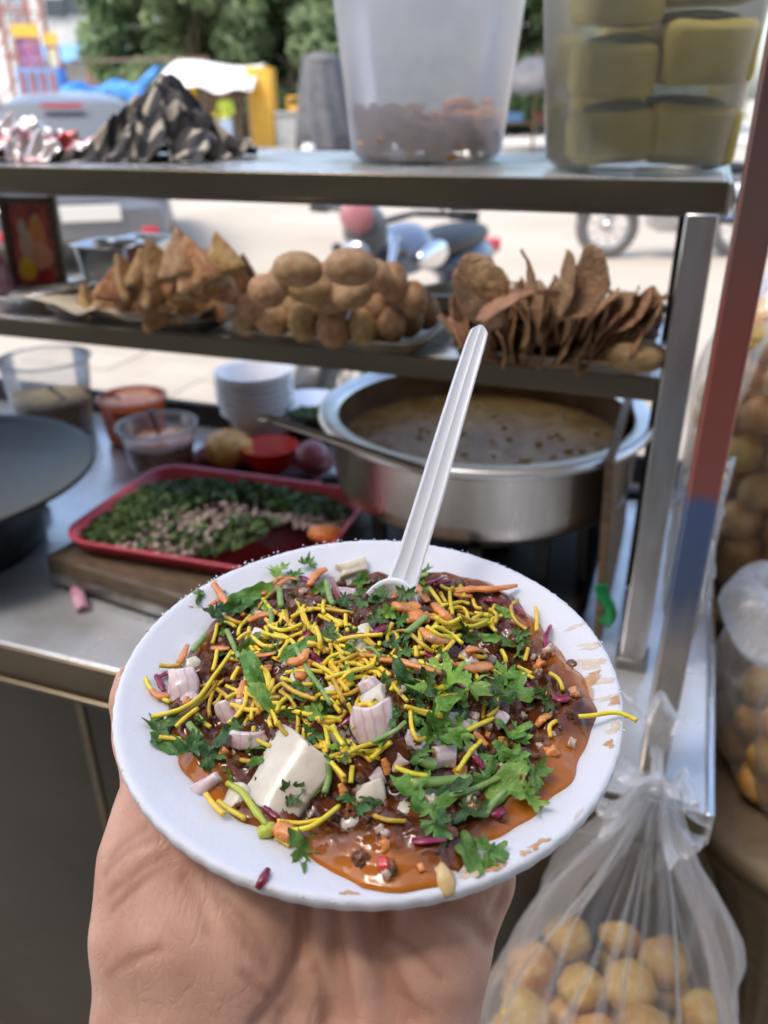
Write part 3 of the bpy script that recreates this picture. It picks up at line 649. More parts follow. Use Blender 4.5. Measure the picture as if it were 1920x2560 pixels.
sb('front_beam', 'steel_brown', (-.655, .7135, 1.1765), (1.29, .005, .021), .001, ms); sb('rear_beam', 'steel_dark', (-.655, .9305, 1.1765), (1.29, .005, .021), .001, ms)
sb('roof_rail', 'steel', (-.65, .549, 2.262), (1.4, .022, .022)); sb('roof_rail', 'steel', (-.65, 1.0, 2.262), (1.4, .022, .022))
sb('corner_post', 'steel', (-1.33, .549, 1.58), (.021, .021, 1.34)); sb('rear_corner_post', 'steel', (-1.33, 1.0, 1.57), (.021, .021, 1.34))
RZ = -_a

# ------------------------------------------------------------------ things on the top shelf
ZT, ZM, ZC = 1.3435, 1.1875, .9005
mat('gingham_dark', (.02, .02, .022), .9)
def cloth_mat():
    m = bpy.data.materials.new('gingham'); m.use_nodes = True; nt = m.node_tree; b_ = nt.nodes['Principled BSDF']; b_.inputs['Roughness'].default_value = .9; L = nt.links.new
    uv = nt.nodes.new('ShaderNodeUVMap'); sp = nt.nodes.new('ShaderNodeSeparateXYZ'); L(uv.outputs[0], sp.inputs[0]); outs = []
    for k in (0, 1):
        a_ = nt.nodes.new('ShaderNodeMath'); a_.operation = 'PINGPONG'; a_.inputs[1].default_value = .5; L(sp.outputs[k], a_.inputs[0])
        g = nt.nodes.new('ShaderNodeMath'); g.operation = 'GREATER_THAN'; g.inputs[1].default_value = .25; L(a_.outputs[0], g.inputs[0]); outs.append(g.outputs[0])
    ad = nt.nodes.new('ShaderNodeMath'); ad.operation = 'ADD'; L(outs[0], ad.inputs[0]); L(outs[1], ad.inputs[1])
    rp = nt.nodes.new('ShaderNodeValToRGB'); rp.color_ramp.interpolation = 'CONSTANT'; dv = nt.nodes.new('ShaderNodeMath'); dv.operation = 'DIVIDE'; dv.inputs[1].default_value = 2.01; L(ad.outputs[0], dv.inputs[0]); L(dv.outputs[0], rp.inputs[0])
    e = rp.color_ramp.elements; e[0].position = 0; e[0].color = C4((.52, .45, .36)); e[1].position = .3; e[1].color = C4((.07, .065, .065)); e.new(.8).color = C4((.012, .012, .014))
    L(rp.outputs[0], b_.inputs['Base Color']); nz = nt.nodes.new('ShaderNodeTexNoise'); nz.inputs['Scale'].default_value = 400; bp = nt.nodes.new('ShaderNodeBump'); bp.inputs['Strength'].default_value = .2; L(nz.outputs['Fac'], bp.inputs['Height']); L(bp.outputs[0], b_.inputs['Normal'])
    MATS['gingham'] = m
cloth_mat()
def crumple(name, label, cat, center, w, d, h, m, seed, folds=7, amp=.012, shape=None, uvk=None, rz=RZ, n=70):
    P = []; UV = []
    for j in range(n):
        for i in range(n):
            s, t = i / (n - 1) * 2 - 1, j / (n - 1) * 2 - 1
            r_ = min(1, max(abs(s), abs(t)) * .55 + math.hypot(s, t) * .4)
            hh = shape(s, t) if shape else (1 - r_ ** 2)
            ang = math.atan2(t, s)
            f = math.sin(ang * folds + seed + 3 * fbm((s * 1.5, t * 1.5, seed), 2)) * amp * min(1, r_ * 1.6) + amp * 1.4 * fbm((s * 2.5, t * 2.5, seed + 3), 3)
            x = s * w * (.86 + .14 * fbm((s, t, seed + 9), 2)) + f * .5; y = t * d * (.86 + .14 * fbm((s, t, seed + 5), 2))
            P.append((x, y, max(.001 + .002 * abs(fbm((s * 4, t * 4, 1))), hh * h + f)))
            q = .9 * fbm((s * 1.3, t * 1.3, seed + 20), 2); UV.append((s * 3.0 + q * .9, t * 3.0 + 1.6 * hh + q * .8))
    mb = MB(); mb.add(P, [(j * n + i, j * n + i + 1, (j + 1) * n + i + 1, (j + 1) * n + i) for j in range(n - 1) for i in range(n - 1)])
    o = mb.build(name, m); me = o.data; ul = me.uv_layers.new(name='UVMap')
    for lp in me.loops: ul.data[lp.index].uv = UV[lp.vertex_index]
    put(o, center, (0, 0, rz)); return tag(o, label, cat)
def heap(s, t):
    a_ = .62 * math.exp(-(abs(s + .02) / .55) ** 3 - (abs(t - .1) / .8) ** 3) + .34 * math.exp(-((s - .08) / .17) ** 2 - ((t - .1) / .5) ** 2); b_ = .30 * math.exp(-((s + .58) / .34) ** 2 - (t / .75) ** 2); c_ = .30 * math.exp(-((s - .66) / .30) ** 2 - (t / .75) ** 2)
    return max(0, (a_ + b_ + c_)) * max(0, 1 - max(abs(s), abs(t)) ** 6)
c = S(-.565, .850, ZT); crumple('checked_cloth', 'crumpled black and cream checked cloth heaped on the top shelf', 'cloth', c, .096, .085, .082, MATS['gingham'], 2.0, 11, .011, heap)
mat('foil_red', (.38, .045, .05), .22, .6, (.70, .62, .60), 22, 4, lo=.42, hi=.55); mat('foil_white', (.78, .76, .74), .2, .5, (.50, .10, .12), 16, 3, lo=.52, hi=.6)
crumple('snack_packet', 'crumpled red and silver foil packet lying left of the checked cloth', 'packet', S(-.70, .80, ZT), .065, .055, .024, MATS['foil_red'], 5.0, 6, .010)
crumple('snack_packet', 'crumpled white packet with red print at the left end of the top shelf', 'packet', S(-.80, .86, ZT), .075, .06, .032, MATS['foil_white'], 8.0, 5, .012)

def frosted(name, col, white, rough, spec=.25):
    m = bpy.data.materials.new(name); m.use_nodes = True; nt = m.node_tree; L = nt.links.new
    for n in list(nt.nodes):
        if n.type != 'OUTPUT_MATERIAL': nt.nodes.remove(n)
    rf = nt.nodes.new('ShaderNodeBsdfTransparent')
    df = nt.nodes.new('ShaderNodeBsdfDiffuse'); df.inputs[0].default_value = C4(col); tl = nt.nodes.new('ShaderNodeBsdfTranslucent'); tl.inputs[0].default_value = C4(col); gl = nt.nodes.new('ShaderNodeBsdfGlossy'); gl.inputs['Roughness'].default_value = .25
    a_ = nt.nodes.new('ShaderNodeMixShader'); a_.inputs[0].default_value = .62; L(df.outputs[0], a_.inputs[1]); L(tl.outputs[0], a_.inputs[2])
    b_ = nt.nodes.new('ShaderNodeMixShader'); b_.inputs[0].default_value = white; L(rf.outputs[0], b_.inputs[1]); L(a_.outputs[0], b_.inputs[2])
    fr = nt.nodes.new('ShaderNodeFresnel'); c_ = nt.nodes.new('ShaderNodeMixShader'); L(fr.outputs[0], c_.inputs[0]); L(b_.outputs[0], c_.inputs[1]); L(gl.outputs[0], c_.inputs[2]); L(c_.outputs[0], nt.nodes['Material Output'].inputs[0])
    MATS[name] = m; return m
frosted('frosted', (.95, .94, .94), .56, .40); frosted('frosted_clear', (.90, .89, .82), .20, .05)
def bucket(label, loc, r0, r1, h, m, lip=True):
    t = thing('plastic_bucket', label, 'bucket', loc)
    MB().lathe([(.001, .003), (r0 * .93, .003), (r0, .010), (r0 + (r1 - r0) * .5, h * .5), (r1, h)], 72).build('bucket_wall', m, t)
    MB().lathe([(r1 - .001, h - .006), (r1 + .006, h - .006), (r1 + .007, h + .001), (r1 - .001, h + .001)], 72, closed=True).build('rim', MATS['white_plastic'], t)
    return t
c = S(-.270, .878, ZT); bucket('tall translucent white bucket holding brown fried bits on the top shelf', c, .0765, .101, .235, MATS['frosted'])
r_ = np.random.default_rng(5); mb = MB()
for i in range(620):
    rr = .0725 * math.sqrt(r_.uniform()); th = r_.uniform(0, 6.28); hmax = .036 + .008 * math.sin(th * 2 + 1) + .004 * math.sin(5 * th); z = .008 + hmax * r_.uniform() ** .6
    M_ = Matrix.Translation((rr * math.cos(th), rr * math.sin(th), z)) @ Matrix.Rotation(r_.uniform(0, 6), 4, 'Z') @ Matrix.Rotation(r_.uniform(0, 3), 4, 'X')
    mb.sphere((0, 0, 0), (r_.uniform(.005, .012), r_.uniform(.003, .005), r_.uniform(.003, .005)), 7, 5, M_)
o = mb.build('fried_bits', MATS['fried_bits']); put(o, c); tag(o, 'brown crunchy fried bits filling the bottom of the white bucket', 'snack', kind='stuff')
c2 = S(-.058, .812, ZT); bucket('clear plastic bucket stacked with yellow packets at the right end of the shelf', c2, .078, .098, .235, MATS['frosted_clear'])
mat('yellow_pack', (.68, .56, .15), .5, col2=(.58, .46, .10), scale=30); mat('dark_lid', (.05, .055, .045), .5)
packs = [(-.030, -.022, .008, 'bottom left'), (.034, -.018, .006, 'bottom right'), (-.034, -.020, .056, 'left in the second row'), (.036, -.022, .066, 'right in the second row'), (-.036, -.022, .108, 'left in the third row'), (.036, -.020, .122, 'right in the third row'), (-.02, .04, .02, 'back bottom'), (.0, .042, .075, 'back upper'), (-.036, -.02, .160, 'top left'), (.036, -.02, .176, 'top right')]
for i, (x, y, z, nm) in enumerate(packs):
    w, d, h = (.062, .060, .040)
    if i in (1, 3, 5, 9): w, d, h = .074, .062, .046
    p = thing('yellow_packet', 'dull yellow packet inside the clear bucket, ' + nm, 'packet', (c2[0] + x, c2[1] + y, c2[2] + z), rnd.uniform(-.12, .12), 'yellow packets in the clear bucket'); p.rotation_euler = (rnd.uniform(-.05, .05), rnd.uniform(-.07, .07), rnd.uniform(-.15, .15))
    MB().box((0, 0, h / 2), (w, d, h)).build('pack', MATS['yellow_pack'], p, False, bevel=.008)
    MB().sphere((.006 * (-1) ** i, 0, h + .001), (w * .46, d * .45, .0055), 16, 6).build('lid', MATS['dark_lid'], p)

# ------------------------------------------------------------------ things on the middle shelf
def rounded_rect(w, d, r, n=6):
    P = []
    for cx, cy, a0 in ((w / 2 - r, d / 2 - r, 0), (-w / 2 + r, d / 2 - r, 90), (-w / 2 + r, -d / 2 + r, 180), (w / 2 - r, -d / 2 + r, 270)):
        for k in range(n + 1): a_ = R(a0 + 90 * k / n); P.append((cx + r * math.cos(a_), cy + r * math.sin(a_)))
    return P
def pan(prof, w, d, r):
    """rounded rectangular pan: prof = list of (outset, z)"""
    m = MB(); rings = []
    for o_, z in prof: rings.append([(x, y, z) for x, y in rounded_rect(w + 2 * o_, d + 2 * o_, max(.002, r + o_))])
    n = len(rings[0]); P = [p for q in rings for p in q]
    F = [(k * n + i, k * n + (i + 1) % n, (k + 1) * n + (i + 1) % n, (k + 1) * n + i) for k in range(len(rings) - 1) for i in range(n)]
    F.append(tuple(range(n))); F.append(tuple((len(rings) - 1) * n + i for i in range(n))[::-1]); return m.add(P, F)
def serving_tray(label, u0, u1, v0, v1, m='tray_metal', z=ZM, h=.016, rot=0, group='snack trays on the middle shelf', name='serving_tray'):
    w, d = u1 - u0, v1 - v0; q = S((u0 + u1) / 2, (v0 + v1) / 2, z)
    t = thing(name, label, 'tray', q, RZ + rot, group)
    pan([(-.010, .003), (-.001, .006), (.004, h - .001), (.009, h), (.0095, h - .002), (.005, h - .003), (.0, .003), (-.010, .0005)], w - .018, d - .018, .018).build('pan', MATS[m], t)
    return t
serving_tray('dark metal tray lined with brown paper under the samosas', -.655, -.445, .708, .90)
serving_tray('dark metal tray under the heap of round kachoris', -.43, -.215, .690, .90)
serving_tray('dark metal tray under the packed fried papdi at right', -.195, -.018, .690, .88)
mb = MB(); mb.grid(lambda s, t: ((s - .5) * .212, (t - .5) * .20, .016 + .006 * fbm((s * 4, t * 4, 2)) + .004 * math.sin(s * 19) * (1 - t) + .010 * (2 * s - 1) ** 4), 40, 30)
o = mb.build('paper_liner', MATS['paper'], solid=.0006); put(o, S(-.55, .803, ZM + .001), (0, 0, RZ)); tag(o, 'crinkled brown paper liner under the samosas', 'paper')

def samosa_mesh(seed):
    r_ = random.Random(seed); mb = MB()
    N = [Vector((0, 0, -1))] + [Vector((math.cos(a_), math.sin(a_), .42)).normalized() for a_ in (R(90), R(215), R(325))]
    d = [.62, .44 + r_.uniform(-.05, .05), .42, .46]
    def fn(v):
        s = sum(max(0, v.dot(n_) / dd) ** 9 for n_, dd in zip(N, d)); k = s ** (-1 / 9)
        return k * (1 + .07 * fbm(v * 2.2 + Vector((seed, 0, 0))) + .035 * fbm(v * 6 + Vector((0, seed, 0))))
    mb.sphere((0, 0, 0), (1, 1, 1), 28, 18, fn=fn); return mb.mesh('samosa')
sm = [samosa_mesh(k) for k in range(5)]
for m_ in sm: m_.materials.append(MATS['samosa'])
sams = [(222, 755, .020, .036, 'at the left end of the front row'), (300, 752, .026, .042, 'second from the left in the front row'), (392, 772, .024, .042, 'in the middle of the front row'), (474, 762, .026, .043, 'second from the right in the front row'), (545, 752, .030, .043, 'at the right end of the front row'),
        (315, 695, .056, .044, 'tall on the left of the second row'), (378, 722, .050, .040, 'second from the left in the second row'), (425, 700, .056, .042, 'in the middle of the second row'), (478, 712, .056, .042, 'fourth in the second row'), (540, 705, .060, .044, 'at the right end of the second row'),
        (400, 655, .082, .040, 'at the upper left of the heap'), (455, 640, .090, .044, 'topmost of the heap'), (497, 662, .084, .044, 'just right of the topmost one'), (550, 645, .086, .040, 'pointed, at the upper right of the heap'), (582, 690, .060, .040, 'at the right side of the heap'), (618, 690, .040, .040, 'standing apart at the right, next to the kachoris'),
        (262, 752, .022, .036, 'wedged between the first two of the front row'), (345, 762, .022, .038, 'wedged left of the middle of the front row'), (435, 772, .022, .038, 'wedged right of the middle of the front row'), (512, 764, .022, .038, 'wedged near the right end of the front row'), (285, 718, .045, .036, 'on the left slope of the heap'), (350, 678, .066, .040, 'on the upper left slope of the heap'), (505, 700, .060, .042, 'in the centre right of the heap'), (430, 668, .072, .040, 'below the topmost one'), (525, 682, .070, .040, 'on the upper right slope of the heap')]
for i, (px, py, z, s_, nm) in enumerate(sams):
    o = bpy.data.objects.new('samosa', sm[i % 5]); COL.objects.link(o); q = U(px, py, ZM + z)
    put(o, q, (rnd.uniform(-.35, .35), rnd.uniform(-.35, .35), rnd.uniform(0, 6.28)), (s_ * .48, s_ * .48, s_ * .60)); tag(o, 'golden fried samosa ' + nm, 'samosa', 'samosas heaped on the left tray')
def kach_mesh(seed):
    mb = MB(); mb.sphere((0, 0, 0), (1, 1, 1), 26, 16, fn=lambda v: 1 + .035 * fbm(v * 1.4 + Vector((seed * 3.1, 0, 0))) + .012 * fbm(v * 6 + Vector((0, seed, 0)))); return mb.mesh('kachori')
km = [kach_mesh(k) for k in range(5)]
for m_ in km: m_.materials.append(MATS['kachori'])
ks = [(683, 800, .022, 'at the left end of the front row', 0), (758, 806, .022, 'second in the front row', 1), (833, 822, .020, 'third in the front row', 1), (908, 818, .021, 'fourth in the front row', 1), (977, 812, .022, 'fifth in the front row', 1), (1024, 795, .022, 'sixth in the front row', 1), (1064, 777, .024, 'at the right end of the front row', 1),
      (668, 728, .058, 'large, on the left of the middle row', 0), (775, 720, .060, 'in the middle row left of centre', 2), (885, 734, .058, 'in the middle row right of centre', 2), (983, 706, .062, 'upright at the right of the middle row', 1), (744, 674, .090, 'small, at the upper left of the heap', 2), (878, 668, .094, 'topmost of the heap', 2),
      (720, 770, .030, 'deep in the heap at left', 0), (830, 770, .035, 'deep in the heap at centre', 0), (940, 765, .038, 'deep in the heap at right', 0), (625, 805, .016, 'half hidden at the left edge of its tray', 0), (820, 690, .064, 'at the back of the heap', 2), (712, 700, .066, 'between the upper and middle rows at left', 0), (935, 690, .072, 'between the upper and middle rows at right', 0), (640, 768, .034, 'on the left slope of the heap', 0), (1032, 748, .046, 'on the right slope of the heap', 1), (830, 745, .050, 'in the centre of the heap', 0)]
for i, (px, py, z, nm, pose) in enumerate(ks):
    o = bpy.data.objects.new('kachori', km[i % 5]); COL.objects.link(o); q = U(px, py, ZM + z + .004)
    rot = {0: (rnd.uniform(-.4, .4), rnd.uniform(-.4, .4), rnd.uniform(-.4, .4)), 1: (rnd.uniform(-.15, .15), rnd.uniform(-.28, .1), RZ + rnd.uniform(-.3, .3)), 2: (R(-10), rnd.uniform(-.45, .1), rnd.uniform(-.3, .3))}[pose]; dm = {0: (.0180, .0160, .0155), 1: (.0135, .0165, .0180), 2: (.0200, .0165, .0140)}[pose]
    k_ = rnd.uniform(.93, 1.06); put(o, q, rot, tuple(t_ * k_ for t_ in dm)); tag(o, 'round brown kachori ' + nm, 'kachori', 'kachoris heaped on the middle tray')
o = bpy.data.objects.new('kachori', km[2]); COL.objects.link(o); put(o, U(1590, 888, ZM + .022), (.1, .1, .3), (.027, .02, .014)); tag(o, 'single oval kachori lying at the right end of the papdi tray', 'kachori')
def papdi_mesh(seed):
    r_ = random.Random(seed); nR, nA = 7, 30; ph = r_.uniform(0, 6); P = [(0, 0, 0)]; F = []; bend = r_.uniform(.08, .32) * r_.choice((-1, 1))
    for j in range(1, nR + 1):
        for i in range(nA):
            a_ = 2 * math.pi * i / nA; rr = j / nR * (1 + .07 * math.sin(2 * a_ + ph) + .04 * math.sin(7 * a_ + ph)); x, y = rr * math.cos(a_), rr * math.sin(a_)
            P.append((x, y, bend * x * x + .09 * fbm((x * 1.8, y * 1.8, seed)) + .04 * fbm((x * 5, y * 5, seed))))
    for i in range(nA): F.append((0, 1 + i, 1 + (i + 1) % nA))
    for j in range(nR - 1):
        for i in range(nA): a_, b_ = 1 + j * nA, 1 + (j + 1) * nA; F.append((a_ + i, b_ + i, b_ + (i + 1) % nA, a_ + (i + 1) % nA))
    mb = MB(); mb.add(P, F); me = mb.mesh('papdi'); me.materials.append(MATS['papdi'])
    b_ = bmesh.new(); b_.from_mesh(me); bmesh.ops.solidify(b_, geom=b_.faces[:], thickness=.045); b_.to_mesh(me); b_.free()
    me.polygons.foreach_set('use_smooth', [True] * len(me.polygons)); return me
pm = [papdi_mesh(k) for k in range(9)]
pl = []
for row, (n, x0, x1, y0, z, rr) in enumerate(((40, 1145, 1580, 835, .024, .0245), (38, 1155, 1610, 800, .034, .0265), (34, 1185, 1605, 768, .048, .0255))):
    for i in range(n):
        t = i / (n - 1); px = x0 + (x1 - x0) * t + rnd.uniform(-9, 9); py = y0 + 26 * t + rnd.uniform(-10, 10)
        fan = (t - .40) * 1.25 + rnd.uniform(-.14, .14)
        pl.append((row, px, py, z + rnd.uniform(-.004, .006), rr * rnd.uniform(.85, 1.05), (rnd.uniform(-.2, .2), R(90) + fan, RZ + rnd.uniform(-.35, .15) + .25)))
pl += [(3,) + p_ for p_ in [(1200, 735, .078, .030, (.3, R(75), 1.0)), (1330, 690, .10, .020, (.4, R(80), .4)), (1215, 705, .09, .016, (.2, R(80), 1.2)), (1420, 710, .085, .024, (.2, R(95), .2)), (1470, 715, .085, .028, (-.2, R(110), .1)), (1395, 845, .026, .028, (R(-60), R(20), .2)), (1500, 868, .024, .028, (R(-55), R(-25), .2))]]
pnm = ['thin brown papdi standing on edge in the front row of the packed heap', 'thin brown papdi standing on edge in the middle row of the packed heap', 'thin brown papdi standing on edge in the back row of the packed heap']
px_nm = ['small papdi sticking up at the upper left of the packed heap', 'little curled papdi standing topmost at the centre of the packed heap', 'tiny papdi tip at the far upper left of the packed heap', 'small papdi poking up right of centre in the packed heap', 'papdi poking up at the upper right of the packed heap', 'papdi leaning forward at the front centre of the packed heap', 'papdi leaning forward at the front right of the packed heap']
for i, (row, px, py, z, rr, rot) in enumerate(pl):
    o = bpy.data.objects.new('papdi', pm[i % 9]); COL.objects.link(o); put(o, U(px, py, ZM + z), rot, rr); tag(o, pnm[row] if row < 3 else px_nm[i - len(pl) + 7], 'papdi', 'papdi packed on the right tray')
o = bpy.data.objects.new('papdi', pm[1]); COL.objects.link(o); put(o, U(1290, 735, ZM + .084), (R(-14), R(-14), .3), .032); tag(o, 'flat fried papdi lying on top of the packed papdi heap', 'papdi')

# framed picture, steel plate, steel boxes, pink packet
def picture_mat():
    m = bpy.data.materials.new('picture_print'); m.use_nodes = True; nt = m.node_tree; b_ = nt.nodes['Principled BSDF']; b_.inputs['Roughness'].default_value = .25; L = nt.links.new
    tc = nt.nodes.new('ShaderNodeTexCoord'); cur = None
    nz = nt.nodes.new('ShaderNodeTexNoise'); nz.inputs['Scale'].default_value = 7; L(tc.outputs['Generated'], nz.inputs['Vector']); rp = nt.nodes.new('ShaderNodeValToRGB'); rp.color_ramp.elements[0].position = .38; rp.color_ramp.elements[1].position = .62
    rp.color_ramp.elements[0].color = C4((.20, .02, .015)); rp.color_ramp.elements[1].color = C4((.62, .07, .03)); L(nz.outputs['Fac'], rp.inputs[0]); cur = rp.outputs[0]
    for (x, z, rx, rz, colr) in ((.62, .62, .2, .22, (.85, .26, .05)), (.64, .36, .26, .2, (.80, .36, .18)), (.35, .48, .17, .2, (.66, .42, .28)), (.30, .70, .1, .12, (.60, .44, .32)), (.30, .2, .2, .15, (.90, .58, .02)), (.62, .8, .08, .07, (.70, .38, .10)), (.72, .13, .16, .09, (.50, .02, .02))):
        mp = nt.nodes.new('ShaderNodeMapping'); mp.inputs['Location'].default_value = (-x / rx, 0, -z / rz); mp.inputs['Scale'].default_value = (1 / rx, 0, 1 / rz); L(tc.outputs['Generated'], mp.inputs[0])
        ln = nt.nodes.new('ShaderNodeVectorMath'); ln.operation = 'LENGTH'; L(mp.outputs[0], ln.inputs[0]); ad = nt.nodes.new('ShaderNodeMath'); ad.operation = 'MULTIPLY_ADD'; ad.inputs[1].default_value = .6; L(nz.outputs['Fac'], ad.inputs[0]); L(ln.outputs['Value'], ad.inputs[2])
        mr = nt.nodes.new('ShaderNodeMapRange'); mr.inputs[1].default_value = 1.35; mr.inputs[2].default_value = 1.15; L(ad.outputs[0], mr.inputs[0])
        mx = nt.nodes.new('ShaderNodeMix'); mx.data_type = 'RGBA'; mx.inputs['B'].default_value = C4(colr); L(mr.outputs[0], mx.inputs['Factor']); L(cur, mx.inputs['A']); cur = mx.outputs['Result']
    L(cur, b_.inputs['Base Color']); MATS['picture_print'] = m
picture_mat()
q = U(100, 712, ZM); dpt = (q - CAM) @ FWD; w, h = 112 * dpt / FPX, 192 * dpt / FPX
t = thing('framed_picture', 'small framed red and orange devotional picture standing at left of middle shelf', 'picture', q, RZ * .3); t.rotation_euler = (R(-6), 0, RZ * .3 + R(4))
MB().box((0, 0, h / 2), (w, .004, h)).build('print', MATS['picture_print'], t, False)
fr = MB(); fw = .008
for s_ in (-1, 1): fr.box((s_ * (w / 2 + fw / 2 - .001), -.001, h / 2), (fw, .012, h + 2 * fw)); fr.box((0, -.001, h / 2 + s_ * (h / 2 + fw / 2 - .001)), (w, .012, fw))
fr.build('frame', MATS['wood_dark'], t, False, bevel=.001)
q = U(112, 728, ZM + .02); t = thing('steel_plate', 'shiny oval steel plate resting tilted before the framed picture', 'plate', q, RZ + .2); t.rotation_euler = (R(-3), R(-7), RZ + .25)
MB().lathe([(.001, -.008), (.042, -.008), (.052, .001), (.060, .003), (.061, .002), (.053, -.001), (.043, -.0105), (.001, -.0105)], 56).build('dish', MATS['steel_bright'], t).scale = (1.0, .78, 1)
def steel_box(label, px, py, w, d, h, rz):
    q = U(px, py, ZM); t = thing('steel_container', label, 'container', q, rz, 'steel containers behind the samosas')
    pan([(-.003, .004), (0, .008), (.006, h - .001), (.013, h), (.0135, h - .002), (.008, h - .004), (.002, .004), (-.003, .0)], w, d, .012).build('body', MATS['steel_bright'], t)
steel_box('open square steel container behind the left samosas, nearer one', 285, 704, .058, .055, .050, RZ + .1)
steel_box('open square steel container half hidden behind the samosas, farther right', 372, 690, .055, .055, .050, RZ)
mat('pink_pack', (.55, .07, .22), .35, col2=(.80, .55, .60), scale=40)
o = crumple('pink_packet', 'small pink and red packet at the left edge of the middle shelf', 'packet', U(-2, 735, ZM), .02, .016, .045, MATS['pink_pack'], 3.3, 5, .004, shape=lambda s, t: (1 - max(abs(s), abs(t)) ** 4), n=30)
mb = MB(); mb.grid(lambda s, t: ((s - .5) * .075, (t - .5) * .06, .002 + .018 * t + .006 * fbm((s * 3, t * 3, 7))), 16, 12); o = mb.build('newspaper', MATS['paper'], solid=.0006); put(o, U(1120, 765, ZM), (0, 0, RZ + .3)); tag(o, 'torn newspaper scrap between the kachori and papdi trays', 'paper')

# ------------------------------------------------------------------ pot, stove, griddle
pc = np.array([.111, .8603, 0.0])
stv = thing('gas_stove', 'black iron gas stove under the steel pot', 'stove', (pc[0], pc[1], ZC), RZ)
MB().box((0, .0, .022), (.27, .25, .036)).build('body', MATS['black_iron'], stv, False, bevel=.006)
MB().lathe([(.001, .04), (.045, .04), (.05, .05), (.045, .066), (.001, .068)], 32).build('burner', MATS['rust_edge'], stv)
rg = MB(); rg.lathe([(.120, .094), (.135, .094), (.135, .104), (.120, .104)], 48, closed=True); rg.build('trivet_ring', MATS['black_iron'], stv, False)
for k in range(4):
    a_ = R(45 + 90 * k); MB().bar((.128 * math.cos(a_), .128 * math.sin(a_), .038), (.128 * math.cos(a_), .128 * math.sin(a_), .096), .014).build('leg', MATS['black_iron'], stv, False)
for k in range(4):
    a_ = R(12 + 90 * k); MB().bar((.06 * math.cos(a_), .06 * math.sin(a_), .099), (.185 * math.cos(a_), .185 * math.sin(a_), .099), .012, .010).build('support_bar', MATS['black_iron'], stv, False)
mat('pot_rim', (.80, .80, .80), .34, .85, (.70, .70, .69), 30, 4, rvar=.08)
pot = thing('cooking_pot', 'wide shallow steel pot with rolled rim full of brown chickpea curry', 'pot', (pc[0], pc[1], 1.018))
MB().lathe([(.001, -.012), (.142, -.012), (.155, -.009), (.163, -.001), (.1665, .014), (.1675, .066), (.169, .069)], 96).build('outer_wall', MATS['steel_pot'], pot)
MB().lathe([(.169, .069), (.179, .0695), (.1825, .0735), (.1815, .0785), (.177, .0805), (.163, .0790), (.1605, .074)], 96).build('rim', MATS['pot_rim'], pot)
MB().lathe([(.1605, .074), (.1610, .066), (.1605, .02), (.15, .007), (.001, .006)], 96).build('inner_wall', MATS['pot_inside'], pot)
mat('curry', (.44, .20, .048), .14, col2=(.66, .37, .11), scale=34, detail=8, lo=.36, hi=.66, bump=.8, bscale=80, spec=.17)
mat('chickpea', (.66, .46, .20), .35, col2=(.55, .34, .12), scale=60, coat=.2)
cur = thing('curry', 'brown chickpea curry filling the steel pot', 'curry', (pc[0], pc[1], 1.018))
nR, nA = 26, 90; P = [(0, 0, .040)]; F = []
for j in range(1, nR + 1):
    for i in range(nA):
        a_ = 2 * math.pi * i / nA; rr = .1606 * j / nR; x, y = rr * math.cos(a_), rr * math.sin(a_)
        P.append((x, y, .0395 + .0012 * fbm((x * 45, y * 45, 0), 3) + .001 * fbm((x * 120, y * 120, 4), 2)))
for i in range(nA): F.append((0, 1 + i, 1 + (i + 1) % nA))
for j in range(nR - 1):
    for i in range(nA): a_, b_ = 1 + j * nA, 1 + (j + 1) * nA; F.append((a_ + i, b_ + i, b_ + (i + 1) % nA, a_ + (i + 1) % nA))
MB().add(P, F).build('broth', MATS['curry'], cur)
cp = MB().sphere((0, 0, 0), (.0048, .0042, .0034), 10, 7).mesh('chickpea'); cp.materials.append(MATS['chickpea'])
r_ = random.Random(12)
for i in range(80):
    a_, rr = r_.uniform(0, 6.28), .155 * math.sqrt(r_.uniform(0, 1)); x, y = rr * math.cos(a_), rr * math.sin(a_)
    if y > .05 and r_.random() < .6: continue
    if x < -.03 and r_.random() < .5: continue
    o = bpy.data.objects.new('chickpea', cp); COL.objects.link(o); o.parent = cur; put(o, (x, y, .0392 + r_.uniform(-.001, .0012)), (r_.uniform(0, 3), r_.uniform(0, 3), 0), r_.uniform(.7, 1.2))
ld = thing('ladle', 'dark flat steel ladle handle resting along the near left rim of the pot', 'ladle', U(880, 1118, 1.103))
A, B = U(690, 1052, 1.116) - U(880, 1118, 1.103), U(1078, 1181, 1.101) - U(880, 1118, 1.103)
MB().bar(tuple(A), tuple(B), .013, .003).build('handle', MATS['steel_dark'], ld, False, bevel=.001)
MB().sphere(tuple(A + np.array([-.008, .004, 0])), (.012, .008, .004), 14, 8).build('handle_end', MATS['steel_dark'], ld)

q = S(-.832, .664, ZC); tw = thing('iron_griddle', 'large black iron griddle on a burner at the left edge', 'griddle', (q[0], q[1], ZC))
MB().lathe([(.001, .078), (.06, .079), (.12, .086), (.16, .094), (.190, .101), (.197, .104), (.197, .099), (.188, .095), (.155, .086), (.10, .076), (.001, .072)], 96).build('pan', MATS['tawa_iron'], tw)
MB().lathe([(.10, .0), (.12, .0), (.12, .02), (.105, .072), (.095, .072)], 40).build('burner_ring', MATS['black_iron'], tw)
MB().box((-.03, 0, .016), (.24, .24, .03)).build('base', MATS['black_iron'], tw, False, bevel=.004)

